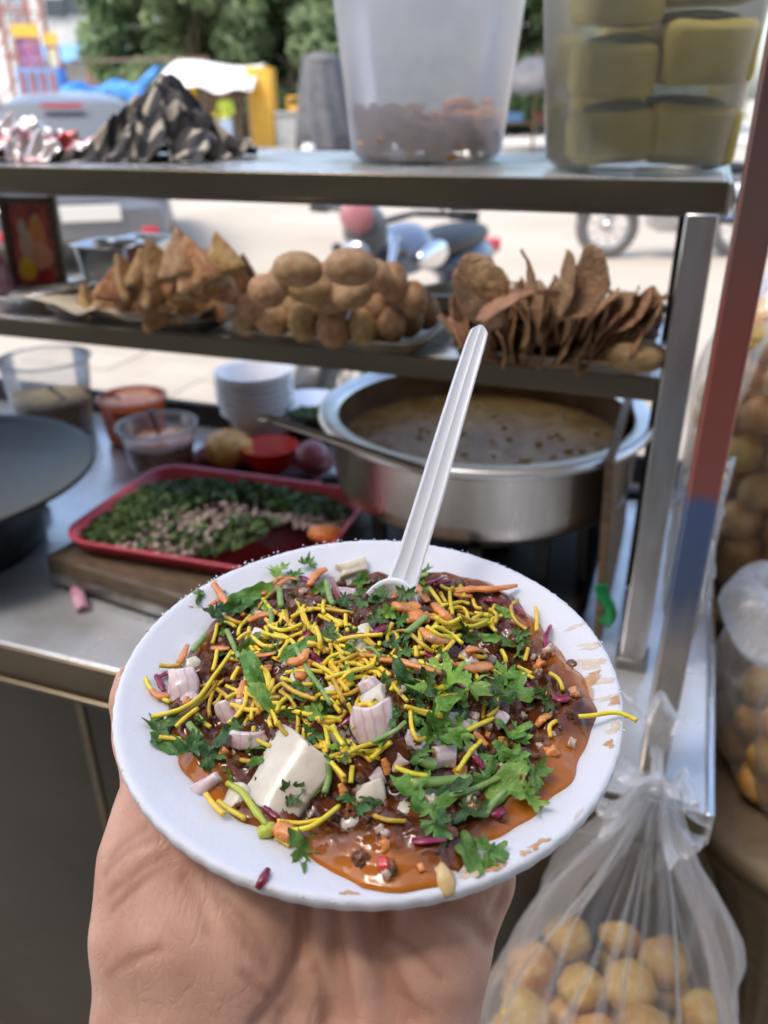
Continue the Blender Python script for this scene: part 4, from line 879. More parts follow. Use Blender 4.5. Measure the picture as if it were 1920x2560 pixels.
# ------------------------------------------------------------------ tubs and bowls on the counter
mat('powder', (.62, .36, .10), .9, col2=(.76, .52, .20), scale=60, bump=.4, bscale=200); mat('orange_paste', (.92, .17, .02), .4, col2=(.95, .38, .12), scale=40, bump=.4, bscale=80, coat=.3); mat('red_sauce', (.85, .20, .03), .2, col2=(.92, .40, .12), scale=30, coat=.6)
frosted('clear_tub', (.88, .86, .88), .17, .05); frosted('orange_tub', (1.0, .20, .03), .75, .15)
def tub(label, loc, r0, r1, h, m, fill, fillmat, fname, flabel, rim='white_plastic'):
    t = thing('plastic_tub', label, 'tub', loc)
    MB().lathe([(.001, .002), (r0 * .94, .002), (r0, .008), (r1, h)], 56).build('tub_wall', MATS[m], t)
    MB().lathe([(r1 - .001, h - .003), (r1 + .004, h - .003), (r1 + .0045, h + .001), (r1 - .001, h + .001)], 56, closed=True).build('rim', MATS[m], t)
    rf = r0 + (r1 - r0) * fill / h; mb = MB()
    mb.lathe([(.001, .004), (r0 * .9, .004), (r0 * .975, .010), (rf * .975, fill), (rf * .6, fill + .005), (.001, fill + .009)], 40, fn=lambda r_, z, th, k: (r_, z + (.004 * fbm((r_ * 60 * math.cos(th), r_ * 60 * math.sin(th), 3)) if k > 2 else 0)))
    o = mb.build(fname, MATS[fillmat]); put(o, loc); tag(o, flabel, fname.replace('_', ' ')); return t
tub('large translucent tub half full of pale brown powder at left back', U(145, 1078, ZC), .060, .070, .128, 'clear_tub', .062, 'powder', 'spice_powder', 'pale brown spice powder inside the large translucent tub')
tub('orange tub full of red paste beside the translucent powder tub', U(345, 1098, ZC), .046, .052, .074, 'orange_tub', .066, 'orange_paste', 'red_paste', 'orange red chutney paste inside the orange tub')
tub('clear round tub of reddish sauce with a black spoon in it', U(408, 1172, ZC), .045, .056, .072, 'clear_tub', .048, 'red_sauce', 'red_sauce', 'reddish brown sauce in the clear round tub')
def small_spoon(label, p0, p1, m):
    o_ = np.array(p0); t = thing('spoon', label, 'spoon', o_); d_ = np.array(p1) - o_
    MB().tube([tuple(d_ * k) for k in (0, .3, .7, 1)], [.0035, .003, .0045, .006], 8, flat=.45).build('handle', MATS[m], t)
    MB().sphere((0, 0, -.004), (.014, .010, .005), 14, 8).build('bowl', MATS[m], t)
q = U(408, 1172, ZC); small_spoon('black spoon standing in the clear tub of reddish sauce', q + np.array([.004, .006, .036]), q + np.array([-.004, -.012, .098]), 'black_plastic')
q = U(345, 1098, ZC); small_spoon('dark spoon leaning over the left rim of the orange tub', q + np.array([.0, .0, .066]), q + np.array([-.066, -.02, .092]), 'black_iron')
q = U(145, 1078, ZC); small_spoon('short dark scoop inside the powder tub', q + np.array([.03, -.02, .064]), q + np.array([.022, -.052, .094]), 'black_iron')
b0 = U(648, 1098, ZC); nb = 8
bwl = MB(); bwl.lathe([(.001, 0), (.036, 0), (.041, .004), (.054, .040), (.058, .044), (.0625, .0445), (.063, .046), (.0575, .0465), (.052, .043), (.039, .006), (.001, .003)], 56)
bm_ = bwl.mesh('foam_bowl'); bm_.materials.append(MATS['foam'])
pos_nm = ['bottom', 'second from bottom', 'third from bottom', 'fourth from bottom', 'fifth from bottom', 'third from top', 'second from top', 'topmost']
for k in range(nb):
    o = bpy.data.objects.new('foam_bowl', bm_); COL.objects.link(o); put(o, (b0[0] + rnd.uniform(-.0015, .0015) + (.004 if k < 2 else 0), b0[1], ZC + .006 + k * .0095), (rnd.uniform(-.02, .02), rnd.uniform(-.02, .02), rnd.uniform(0, 6))); tag(o, 'white foam bowl in the stack on the counter, ' + pos_nm[k], 'bowl', 'stacked white foam bowls')
mat('pink_film', (.72, .22, .34), .35, translucent=.3)
crumple('pink_bag', 'crumpled pink plastic under the stack of foam bowls', 'bag', b0 + np.array([0, -.01, 0]), .056, .045, .014, MATS['pink_film'], 6.6, 8, .006, shape=lambda s, t: .35 + .65 * (max(abs(s), abs(t)) ** 2), n=40)
serving_tray('small maroon tray holding a puri, a red bowl and an onion', *(lambda a_: (a_[0] - .115, a_[0] + .11, a_[1] - .055, a_[1] + .06))(uv_of(645, 1180, ZC)), m='maroon', z=ZC, h=.014, group=None, name='small_tray')
q = U(676, 1168, ZC + .005); t = thing('red_bowl', 'small bright red plastic bowl on the maroon tray', 'bowl', q + np.array([0, 0, 0.0]))
MB().lathe([(.001, 0), (.026, 0), (.029, .004), (.042, .034), (.044, .036), (.0415, .0365), (.0275, .006), (.001, .003)], 48).build('bowl_wall', MATS['red_bright'], t)
mb = MB(); mb.sphere((0, 0, .026), (.036, .034, .027), 30, 18, fn=lambda v: 1 + .16 * fbm(v * 2.4) + .07 * fbm(v * 6)); o = mb.build('puri', MATS['puri']); put(o, U(575, 1160, ZC + .005)); tag(o, 'cracked golden puri on the maroon tray beside the red bowl', 'puri')
mat('onion_skin', (.26, .05, .07), .3, col2=(.40, .10, .12), scale=30, stretch=(1, 1, .2), coat=.3)
mb = MB(); mb.sphere((0, 0, .024), (.027, .027, .024), 24, 16, fn=lambda v: 1 + .12 * max(0, v.z) ** 8); o = mb.build('onion', MATS['onion_skin']); put(o, U(782, 1180, ZC + .006)); tag(o, 'small dark red onion at right of the maroon tray', 'onion')
q = U(775, 1075, ZC); t = thing('blue_bowl', 'pale blue bowl of chopped coriander left of the pot', 'bowl', q)
MB().lathe([(.001, 0), (.03, 0), (.036, .004), (.052, .05), (.056, .054), (.053, .054), (.033, .006), (.001, .004)], 48).build('bowl_wall', MATS['blue_plastic'], t)

# wooden board, red tray with chopped herbs and onion
bd = thing('wooden_board', 'dark worn wooden board under the red tray', 'board', S(-.375, .742, ZC), RZ + R(-7))
MB().box((0, 0, .0205), (.50, .285, .037)).build('plank', MATS['wood_dark'], bd, False, bevel=.004); MB().box((0, -.144, .014), (.49, .004, .012)).build('metal_strip', MATS['rust_edge'], bd, False)
t = thing('red_tray', 'red plastic tray with chopped coriander and onion on the wooden board', 'tray', S(-.478, .755, ZC + .041), RZ + R(2))
pan([(-.012, .004), (-.002, .007), (.004, .019), (.010, .021), (.0105, .018), (.006, .016), (.001, .004), (-.012, .001)], .29, .205, .03).build('pan', MATS['red_plastic'], t)
mat('herb', (.045, .085, .018), .55, col2=(.095, .16, .035), scale=60, island=.45, translucent=.2); mat('onion_bits', (.36, .25, .20), .4, col2=(.56, .46, .40), scale=70, sss=.2, ssr=(1, .7, .6), island=.4)
def pt_in(poly, r_):
    xs = [p[0] for p in poly]; ys = [p[1] for p in poly]
    while True:
        x, y = r_.uniform(min(xs), max(xs)), r_.uniform(min(ys), max(ys)); c_ = False; j = len(poly) - 1
        for i in range(len(poly)):
            if (poly[i][1] > y) != (poly[j][1] > y) and x < (poly[j][0] - poly[i][0]) * (y - poly[i][1]) / (poly[j][1] - poly[i][1]) + poly[i][0]: c_ = not c_
            j = i
        if c_: return x, y
def scatter_leaves(n, poly, zf, size, seed):
    r_ = random.Random(seed); mb = MB()
    for i in range(n):
        x, y = pt_in(poly, r_); q = U(x, y, zf(x, y, r_)); s_ = size * r_.uniform(.5, 1.3); a_ = r_.uniform(0, 6.28); M_ = Matrix.Translation(q) @ Matrix.Rotation(a_, 4, 'Z') @ Matrix.Rotation(r_.uniform(-.9, .9), 4, 'X') @ Matrix.Rotation(r_.uniform(-.9, .9), 4, 'Y')
        mb.add([(-s_, 0, 0), (-.2 * s_, -.5 * s_, .1 * s_), (s_, -.2 * s_, 0), (.7 * s_, .5 * s_, .15 * s_), (-.1 * s_, .6 * s_, 0)], [(0, 1, 2, 3, 4)], M_)
    return mb
zt_ = ZC + .047
herb1 = [(205, 1335), (270, 1268), (360, 1215), (480, 1195), (620, 1205), (800, 1240), (880, 1275), (860, 1300), (760, 1285), (640, 1258), (520, 1245), (420, 1290), (330, 1345), (250, 1368)]
herb2 = [(300, 1365), (420, 1290), (560, 1270), (720, 1300), (640, 1350), (540, 1390), (420, 1380)]
hb_ = scatter_leaves(420, herb2, lambda x, y, r_: zt_ + .011 * r_.random(), .006, 31)
o = scatter_leaves(2600, herb1, lambda x, y, r_: zt_ + .012 * r_.random() ** 1.5, .0065, 3).add(hb_.v, hb_.f).build('chopped_coriander', MATS['herb'], smooth=False); tag(o, 'dark green chopped coriander heaped along the back of the red tray', 'coriander', kind='stuff')
o2 = scatter_leaves(260, [(715, 1030), (760, 1018), (815, 1020), (815, 1045), (760, 1052)], lambda x, y, r_: ZC + .052 + .010 * r_.random(), .007, 8).build('coriander_garnish', MATS['herb'], smooth=False); tag(o2, 'green chopped coriander piled in the pale blue bowl', 'coriander', kind='stuff')
def scatter_bits(n, poly, seed, s0, s1, zf):
    r_ = random.Random(seed); mb = MB()
    for i in range(n):
        x, y = pt_in(poly, r_); q = U(x, y, zf(r_)); M_ = Matrix.Translation(q) @ Matrix.Rotation(r_.uniform(0, 6), 4, 'Z') @ Matrix.Rotation(r_.uniform(-.7, .7), 4, 'X'); d_ = [r_.uniform(s0, s1) for _ in range(3)]; d_[2] *= .6; mb.box((0, 0, 0), d_, M_)
    return mb
mb = scatter_bits(300, [(280, 1372), (320, 1320), (430, 1270), (580, 1250), (680, 1275), (560, 1320), (500, 1385), (430, 1395)], 5, .003, .0075, lambda r_: zt_ + .010 * r_.random()); mb2 = scatter_bits(150, [(560, 1275), (880, 1290), (860, 1340), (700, 1310)], 6, .003, .007, lambda r_: zt_ + .006 * r_.random()); mb.add(mb2.v, mb2.f)
tag(mb.build('chopped_onion', MATS['onion_bits'], smooth=False, bevel=.0008), 'pale pink chopped onion scattered over the red tray', 'onion', kind='stuff')
mb = MB(); mb.sphere((0, 0, .009), (.021, .014, .010), 22, 12, fn=lambda v: 1 + .08 * fbm(v * 2)); o = mb.build('carrot_piece', MATS['carrot']); put(o, U(815, 1352, zt_ + .001), (0, 0, -.2)); tag(o, 'orange carrot chunk at the right of the red tray', 'carrot')
mat('pink_onion', (.52, .20, .30), .3, col2=(.66, .42, .48), scale=50, stretch=(1, 5, 1), sss=.3, ssr=(1, .6, .6))
mb = MB(); mb.grid(lambda s, t: ((s - .5) * .042, (t - .5) * .016, .004 + .006 * math.sin(math.pi * t) + .002 * math.sin(s * 4)), 14, 8); o = mb.build('onion_slice', MATS['pink_onion'], solid=.004); put(o, U(200, 1505, ZC + .002), (0, 0, R(-62))); tag(o, 'pink onion slice lying on the bare steel counter at left', 'onion')

# thin ply board and bags beside the posts
pb = MB().box((0, 0, .10), (.008, .27, .195)).build('ply_board', MATS['wood'], None, False, bevel=.001); put(pb, S(-.032, .86, ZC + .003), (0, R(-3), RZ)); tag(pb, 'thin brown ply board standing on edge between the pot and the shelf post', 'board')
pb = MB().box((0, 0, .07), (.012, .25, .14)).build('black_strip', MATS['black_iron'], None, False, bevel=.002); put(pb, S(-.056, .90, ZC + .003), (0, R(-4), RZ)); tag(pb, 'narrow black metal strip standing beside the ply board', 'strip')
mat('green_plastic', (.03, .42, .12), .35, translucent=.3)
mb = MB(); mb.grid(lambda s, t: (.006 * math.sin(t * 5) + (s - .5) * .012, .004 * math.cos(t * 4 + s * 3), t * .045), 6, 14); o = mb.build('plastic_strap', MATS['green_plastic'], solid=.0006); put(o, S(-.028, .716, ZC + .028), (0, 0, RZ)); tag(o, 'bright green plastic strap beside the foot of the shelf post', 'strap')

film('bag_film_white', (.94, .93, .93), .30, .85, .22, .65, wr=1.0, wscale=40)
def puri_mesh(seed):
    mb = MB(); mb.sphere((0, 0, 0), (1, 1, .9), 20, 13, fn=lambda v: 1 + .11 * fbm(v * 1.5 + Vector((seed * 2.3, 0, 0))) + .035 * fbm(v * 5 + Vector((0, seed, 0)))); me = mb.mesh('puri'); me.materials.append(MATS['puri']); return me
pur = [puri_mesh(k) for k in range(4)]
def puri_fill(c_, rf, z0, z1, r, label, group, seed, vis=None):
    rr = random.Random(seed); z = z0; k = 0; n = 0
    while z < z1:
        R_ = rf(z) - r * .95
        ring = [(0, 0)] if R_ < r else []
        q = R_
        while q > 0:
            m_ = max(1, int(2 * math.pi * q / (2 * r))); ph = rr.uniform(0, 6)
            ring += [(q * math.cos(ph + 2 * math.pi * i / m_), q * math.sin(ph + 2 * math.pi * i / m_)) for i in range(m_)]; q -= 2 * r
        for x, y in ring:
            if vis and not vis(x, y, z): continue
            o = bpy.data.objects.new('puri', pur[n % 4]); COL.objects.link(o); n += 1
            put(o, (c_[0] + x + rr.uniform(-.003, .003), c_[1] + y + rr.uniform(-.003, .003), z + rr.uniform(-.005, .005)), (rr.uniform(0, 6), rr.uniform(0, 6), 0), r * rr.uniform(.88, 1.05)); tag(o, label + (', in the top layer' if z + r * 1.62 >= z1 else (', in the bottom layer' if z == z0 else ', in a middle layer')), 'puri', group)
        z += r * 1.62
def bag_wall(prof, n, folds, amp, seed, rmin=.004):
    mb = MB()
    def fn(r_, z, th, k):
        f = amp(z) * (math.sin(folds * th + seed + 2.5 * fbm((math.cos(th) * 1.2, math.sin(th) * 1.2, z * 3 + seed), 2)) + .6 * math.sin(folds * 2.3 * th + 5 * z + seed))
        return max(rmin, r_ + f + .012 * fbm((2 * math.cos(th), 2 * math.sin(th), z * 7 + seed)) * min(1, r_ * 12)), z
    mb.lathe(prof, n, fn=fn); return mb
# hanging bag tied to the corner post
W = D(1640, 1985, .585); zk = W[2]
hb = thing('puri_bag', 'clear plastic bag of round puris hanging from the corner post', 'bag', (W[0], W[1], zk))
prof = [(.010, 0), (.014, -.02), (.026, -.05), (.045, -.09), (.068, -.14), (.086, -.19), (.100, -.25), (.106, -.31), (.102, -.37), (.08, -.42), (.03, -.445), (.004, -.447)]
pts_ = catmull([(r_, 0, z) for r_, z in prof], 60)
bag_wall([(p.x, p.z) for p in pts_], 110, 9, lambda z: .0085 * math.exp(-((z + .12) / .14) ** 2) + .0015, 1.7).build('film', MATS['bag_film'], hb)
kn = MB()
for k in range(5):
    a_ = k * 1.25 + .3; L_ = .05 + .02 * (k % 3)
    kn.grid(lambda s, t, a_=a_, L_=L_, k=k: (math.cos(a_) * (.006 + .03 * t + .006 * math.sin(6 * s + k)) + (s - .5) * .05 * t * math.sin(a_), math.sin(a_) * (.006 + .03 * t) - (s - .5) * .05 * t * math.cos(a_) + .006 * math.sin(9 * s + 2 * k) * t, .01 + (.06 if k % 2 else -.05) * t * (1.2 - .7 * t) * L_ / .05 + .008 * math.sin(s * 11 + k) * t), 14, 12)
kn.build('knot', MATS['bag_film_white'], hb)
cp_ = S(.032, .549, .93); MB().tube([(0, 0, .0), tuple((cp_ - W) * .5 + np.array([0, 0, .01])), tuple(cp_ - W)], [.006, .004, .006], 8).build('tie', MATS['bag_film_white'], hb)
rf = lambda z: float(np.interp(z - zk, [-.44, -.40, -.36, -.30, -.24, -.19], [.04, .085, .10, .104, .098, .086]))
puri_fill(W, rf, zk - .405, zk - .215, .0235, 'round golden puri inside the hanging bag below the foam plate', 'puris in the hanging bag', 3, lambda x, y, z: True)
# cane stands with two more bags
mat('cane', (.34, .25, .15), .6, col2=(.24, .17, .10), scale=30, stretch=(1, 1, 14), bump=.4, bscale=90)
def stand(label, x, y, h):
    t = thing('cane_stand', label, 'stand', (x, y, 0), 0, 'cane stands right of the stall')
    MB().lathe([(.17 + .0 * k, h * k / 40) if False else (.055 + .115 * abs((k / 40) - .52) ** 1.25 / (.5 ** 1.25), h * k / 40) for k in range(41)], 64, fn=lambda r_, z, th, k: (r_ + .002 * math.sin(40 * th), z)).build('cane_body', MATS['cane'], t)
    for z, r_ in ((h - .012, .172), (h - .045, .158), (.012, .172)): MB().lathe([(r_ - .012, z - .012), (r_ + .004, z - .010), (r_ + .006, z), (r_ + .004, z + .010), (r_ - .012, z + .012)], 64).build('ring', MATS['cane'], t)
    MB().disc(.162, h - .004, 48).build('seat', MATS['cane'], t)
    return t
stand('hourglass cane stand carrying the open bag of puris', .492, .655, .74); stand('hourglass cane stand farther back carrying the tall bag of puris', .56, 1.02, .80)
c3 = np.array([.482, .655]); ob = thing('puri_bag', 'open bag of puris with a thick rolled white rim at right', 'bag', (c3[0], c3[1], .742))
bag_wall([(p.x, p.z) for p in catmull([(.03, 0, .003), (.10, 0, .006), (.125, 0, .05), (.13, 0, .12), (.125, 0, .19)], 30)], 90, 7, lambda z: .004, .4).build('film', MATS['bag_film'], ob)
mb = MB(); mb.lathe([(.125 + .020 * math.cos(a_), .195 + .026 * math.sin(a_)) for a_ in [2 * math.pi * k / 14 for k in range(14)]], 80, closed=True, fn=lambda r_, z, th, k: (r_ + .006 * math.sin(5 * th + k * .4), z + .012 * math.sin(2 * th + 1) + .005 * math.sin(9 * th)))
mb.build('rolled_rim', MATS['bag_film_white'], ob)
puri_fill(c3, lambda z: .120, .742 + .028, .742 + .125, .0255, 'round golden puri in the open bag with the rolled rim', 'puris in the open bag', 9, lambda x, y, z: x < .05)
c4 = np.array([.552, 1.0]); tb = thing('puri_bag', 'tall clear bag packed with puris at the right edge behind the open bag', 'bag', (c4[0], c4[1], .802))
bag_wall([(p.x, p.z) for p in catmull([(.03, 0, .003), (.11, 0, .008), (.145, 0, .08), (.15, 0, .2), (.14, 0, .3), (.10, 0, .38), (.05, 0, .42), (.03, 0, .44), (.06, 0, .48)], 50)], 90, 8, lambda z: .004 + .006 * max(0, z - .3) / .1, 2.2).build('film', MATS['bag_film'], tb)
puri_fill(c4, lambda z: float(np.interp(z - .802, [0, .08, .2, .3, .38], [.11, .14, .145, .135, .10])), .802 + .03, .802 + .34, .027, 'round golden puri packed in the tall bag at right', 'puris in the tall bag', 15, lambda x, y, z: x < .02)
# crumpled bag between the posts
mb = MB(); mb.sphere((0, 0, .085), (.022, .03, .085), 30, 24, fn=lambda v: 1 + .5 * fbm(v * 1.6, 3) + .2 * fbm(v * 5, 2)); o = mb.build('plastic_bag', MATS['bag_film_white']); put(o, S(.046, .735, .93), (0, 0, RZ)); tag(o, 'crumpled clear plastic bag stuffed between the two steel posts', 'bag')

# ------------------------------------------------------------------ foam plate
PCN = np.array([-.0055, .2277, 1.2237]); TX, TY = .074, -.010
e1 = np.array([math.cos(TY), 0, math.sin(TY)]); e2 = np.array([0, math.cos(TX), math.sin(TX)]); e1 -= e2 * (e1 @ e2); e1 /= np.linalg.norm(e1); e3 = np.cross(e1, e2)
PM = Matrix(((e1[0], e2[0], e3[0], PCN[0]), (e1[1], e2[1], e3[1], PCN[1]), (e1[2], e2[2], e3[2], PCN[2]), (0, 0, 0, 1)))
PR = [0, .048, .054, .060, .0645, .068, .073, .079, .0835, .085]; PZ = [-.021, -.021, -.0195, -.0135, -.0078, -.0055, -.0042, -.0022, -.0006, -.0012]
def plate_z(r): return float(np.interp(r, PR, PZ))
def loc_ray(px, py):
    d = ray(px, py); o = CAM - PCN
    return np.array([o @ e1, o @ e2, o @ e3]), np.array([d @ e1, d @ e2, d @ e3])
def plane_hit(px, py, z):
    o, d = loc_ray(px, py); return o + d * ((z - o[2]) / d[2])
plate = thing('foam_plate', 'white foam plate of chaat held up in the hand', 'plate', M=PM)
def plate_mat():
    m = mat('plate_foam', (.67, .66, .67), .48, sss=.4, ssr=(1, 1, 1), spec=.4); nt = m.node_tree; b_ = nt.nodes['Principled BSDF']; L = nt.links.new
    tc = nt.nodes.new('ShaderNodeTexCoord'); v = nt.nodes.new('ShaderNodeTexVoronoi'); v.inputs['Scale'].default_value = 900; L(tc.outputs['Object'], v.inputs['Vector'])
    bp = nt.nodes.new('ShaderNodeBump'); bp.inputs['Strength'].default_value = .22; bp.inputs['Distance'].default_value = .0004; bp.invert = True; L(v.outputs['Distance'], bp.inputs['Height'])
    nz = nt.nodes.new('ShaderNodeTexNoise'); nz.inputs['Scale'].default_value = 130; L(tc.outputs['Object'], nz.inputs['Vector']); b2 = nt.nodes.new('ShaderNodeBump'); b2.inputs['Strength'].default_value = .25; b2.inputs['Distance'].default_value = .0012; L(nz.outputs['Fac'], b2.inputs['Height']); L(bp.outputs[0], b2.inputs['Normal']); L(b2.outputs[0], b_.inputs['Normal'])
plate_mat()
prof = [(.0005, -.021)] + [(r_, plate_z(r_)) for r_ in np.linspace(.01, .0835, 44)] + [(.0848, -.0007), (.0854, -.0016), (.0854, -.0040), (.0846, -.0046)] + [(r_, plate_z(r_) - .0034) for r_ in np.linspace(.0835, .01, 30)] + [(.0005, -.0245)]
NE = 360
jit = [random.Random(3).gauss(0, 1) for _ in range(1)]
_jr = random.Random(31); JT = [_jr.gauss(0, 1) for _ in range(NE)]
def pfn(r_, z, th, k):
    i = int(round(th / (2 * math.pi) * NE)) % NE
    # soft radial pleats in the wall of the bowl and a crimped, crumbly edge
    pl_ = .0009 * math.exp(-((r_ - .062) / .007) ** 2) * (math.sin(th * 9 + 1.2) ** 5 + .5 * math.sin(th * 23))
    w = max(0, (r_ - .0825) / .003); edge = .00020 * JT[i] * w * max(0, math.sin(th) + .15) + (.00014 * math.sin(th * 72) * w if z < -.0008 else 0)
    wav = .0006 * math.sin(2 * th + .6) * (r_ / .085) ** 3 + .0003 * math.sin(5 * th) * (r_ / .085) ** 3
    return r_ + edge, z + pl_ + wav
MB().lathe(prof, NE, fn=pfn).build('dish', MATS['plate_foam'], plate)
bd_ = MB(); r__ = random.Random(8)                     # loose foam crumbs along the torn edge
for i in range(150):
    th = r__.choice((r__.uniform(.15, 3.0), r__.uniform(.3, 2.9), r__.uniform(0, 6.28))); s_ = r__.uniform(.00018, .00046); q = (.0852 + r__.uniform(-.0004, .0003)); bd_.sphere((q * math.cos(th), q * math.sin(th), -.0010 + r__.uniform(-.0008, .0010)), s_, 7, 5)
tag(bd_.build('edge_crumbs', MATS['plate_foam'], plate), None, kind='stuff')

# ------------------------------------------------------------------ chaat on the plate
outline = [(425, 1700), (420, 1800), (435, 1880), (485, 1950), (560, 2012), (640, 2060), (735, 2108), (815, 2155), (870, 2205), (905, 2235), (1010, 2240), (1130, 2215), (1145, 2185), (1120, 2140), (1220, 2090), (1330, 2045), (1390, 1985), (1440, 1930), (1470, 1850), (1490, 1780), (1480, 1720), (1430, 1660), (1350, 1560), (1290, 1490), (1180, 1440), (1060, 1425), (950, 1420), (840, 1440), (700, 1455), (600, 1490), (520, 1560), (450, 1640)]
pol = []
for x, y in outline:
    q = plane_hit(x, y, -.003); pol.append((math.atan2(q[1], q[0]), math.hypot(q[0], q[1])))
pol.sort(); TH = np.array([p[0] for p in pol]); RO = np.minimum(np.array([p[1] for p in pol]), .083)
THx = np.concatenate([TH - 2 * np.pi, TH, TH + 2 * np.pi]); ROx = np.tile(RO, 3)
def rout(th): return float(np.interp(th, THx, ROx)) + .0006 * math.sin(17 * th) + .0005 * math.sin(29 * th + 1)
_lr = random.Random(21); LUMPS = []
for i in range(420):
    a_, rr = _lr.uniform(0, 6.28), .066 * math.sqrt(_lr.random()); LUMPS.append((rr * math.cos(a_), rr * math.sin(a_), _lr.uniform(.0016, .0058), _lr.uniform(-.0018, .0034)))
LA = np.array(LUMPS)
def heap_z(x, y):
    r_ = math.hypot(x, y); th = math.atan2(y, x); ro = rout(th); rho = r_ / ro
    if rho >= 1: return plate_z(r_)
    base = plate_z(r_); side = 1 - .30 * max(0, min(1, (x - .022) / .03)) - .35 * max(0, min(1, (-y - .030) / .03)) * (1 if x > -.02 else .5)
    dome = .0335 * (1 - rho ** 2.2) * side
    lump = float((LA[:, 3] * np.exp(-((x - LA[:, 0]) ** 2 + (y - LA[:, 1]) ** 2) / LA[:, 2] ** 2)).sum()) * min(1, (1 - rho) * 4)
    return base + .0011 * min(1, (1 - rho) * 14) + dome + lump + .0019 * fbm((x * 230, y * 230, 1), 4) * min(1, (1 - rho) * 8)
def hit(px, py, lift=0.0):
    o, d = loc_ray(px, py); t = (.04 - o[2]) / d[2]; st_ = .0004 / np.linalg.norm(d)
    for i in range(400):
        p = o + d * t
        if p[2] <= heap_z(p[0], p[1]) + lift: break
        t += st_
    return Vector(p)
def hnorm(p):
    e = .0012; return Vector((heap_z(p.x - e, p.y) - heap_z(p.x + e, p.y), heap_z(p.x, p.y - e) - heap_z(p.x, p.y + e), 2 * e)).normalized()
chaat = thing('chaat', 'heaped chaat with sev, onion, carrot, beetroot and coriander on the foam plate', 'food', M=PM)
def gravy_mat():
    m = mat('gravy', (.040, .010, .003), .10, col2=(.15, .036, .007), scale=150, detail=6, lo=.33, hi=.70, bump=.16, bscale=260, coat=.15, spec=.45, sss=.05, ssr=(1, .35, .1)); nt = m.node_tree; b_ = nt.nodes['Principled BSDF']; L = nt.links.new
    at = nt.nodes.new('ShaderNodeAttribute'); at.attribute_name = 'thin'; old = b_.inputs['Base Color'].links[0].from_socket
    mx = nt.nodes.new('ShaderNodeMix'); mx.data_type = 'RGBA'; mx.inputs['B'].default_value = C4((.44, .13, .010)); L(at.outputs['Fac'], mx.inputs['Factor']); L(old, mx.inputs['A']); L(mx.outputs['Result'], b_.inputs['Base Color'])
    b_.inputs['Subsurface Scale'].default_value = .0025
gravy_mat()
nR, nA = 110, 330; P = [(0, 0, heap_z(0, 0))]; F = []; thin = [0]
for j in range(1, nR + 1):
    for i in range(nA):
        a_ = 2 * math.pi * i / nA; rho = (j / nR) ** .85; rr = rho * rout(math.atan2(math.sin(a_), math.cos(a_))) * .9995; x, y = rr * math.cos(a_), rr * math.sin(a_)
        P.append((x, y, heap_z(x, y) if j < nR else plate_z(rr) - .0004)); thin.append(max(0, min(1, (rho - .86 + .05 * math.sin(7 * a_) + .04 * math.sin(13 * a_ + 2)) / .13)) ** 1.3 * .95 * (.35 + .65 * max(0, min(1, (math.cos(a_ + .75) + .55) / .6))))
for i in range(nA): F.append((0, 1 + i, 1 + (i + 1) % nA))
for j in range(nR - 1):
    for i in range(nA): a_, b_ = 1 + j * nA, 1 + (j + 1) * nA; F.append((a_ + i, b_ + i, b_ + (i + 1) % nA, a_ + (i + 1) % nA))
g = MB().add(P, F).build('gravy', MATS['gravy'], chaat); at_ = g.data.attributes.new('thin', 'FLOAT', 'POINT'); at_.data.foreach_set('value', thin)

Z1 = lambda x, y: (240 + .434 * x, 1330 + .434 * y)
Z2 = lambda x, y: (860 + .446 * x, 1330 + .446 * y)
Z3 = lambda x, y: (240 + .458 * x, 1750 + .458 * y)
Z4 = lambda x, y: (800 + .482 * x, 1750 + .482 * y)
mat('sev', (.74, .52, .028), .5, col2=(.82, .64, .075), scale=300, bump=.25, bscale=1400, spec=.4, island=.16)
mat('coriander', (.09, .23, .02), .42, col2=(.25, .44, .08), scale=1.6, detail=5, island=.42, translucent=.28, coat=.15, bump=.25, bscale=9)
mat('coriander_dark', (.028, .08, .013), .4, col2=(.09, .20, .034), scale=1.6, detail=5, island=.42, translucent=.22, coat=.2, bump=.25, bscale=9)
mat('stem', (.17, .27, .06), .4, col2=(.28, .38, .13), scale=200, sss=.2, ssr=(.6, 1, .3))
mat('raw_onion', (.58, .42, .40), .2, col2=(.70, .60, .56), scale=160, detail=3, sss=.7, ssr=(1, .8, .7), coat=.12, bump=.10, bscale=300)
mat('white_onion', (.70, .64, .50), .22, col2=(.62, .53, .42), scale=110, detail=3, sss=.7, ssr=(1, .9, .7), coat=.1, bump=.10, bscale=300)
mat('carrot_shred', (.64, .19, .035), .35, col2=(.72, .30, .09), scale=260, sss=.35, ssr=(1, .4, .1), coat=.25, bump=.15, bscale=900)
mat('beet_shred', (.15, .006, .030), .25, col2=(.30, .014, .06), scale=260, sss=.2, ssr=(1, .2, .3), coat=.4)
mat('lentil', (.10, .035, .012), .25, col2=(.20, .08, .03), scale=300, coat=.3); mat('tomato', (.55, .03, .015), .12, coat=.7)
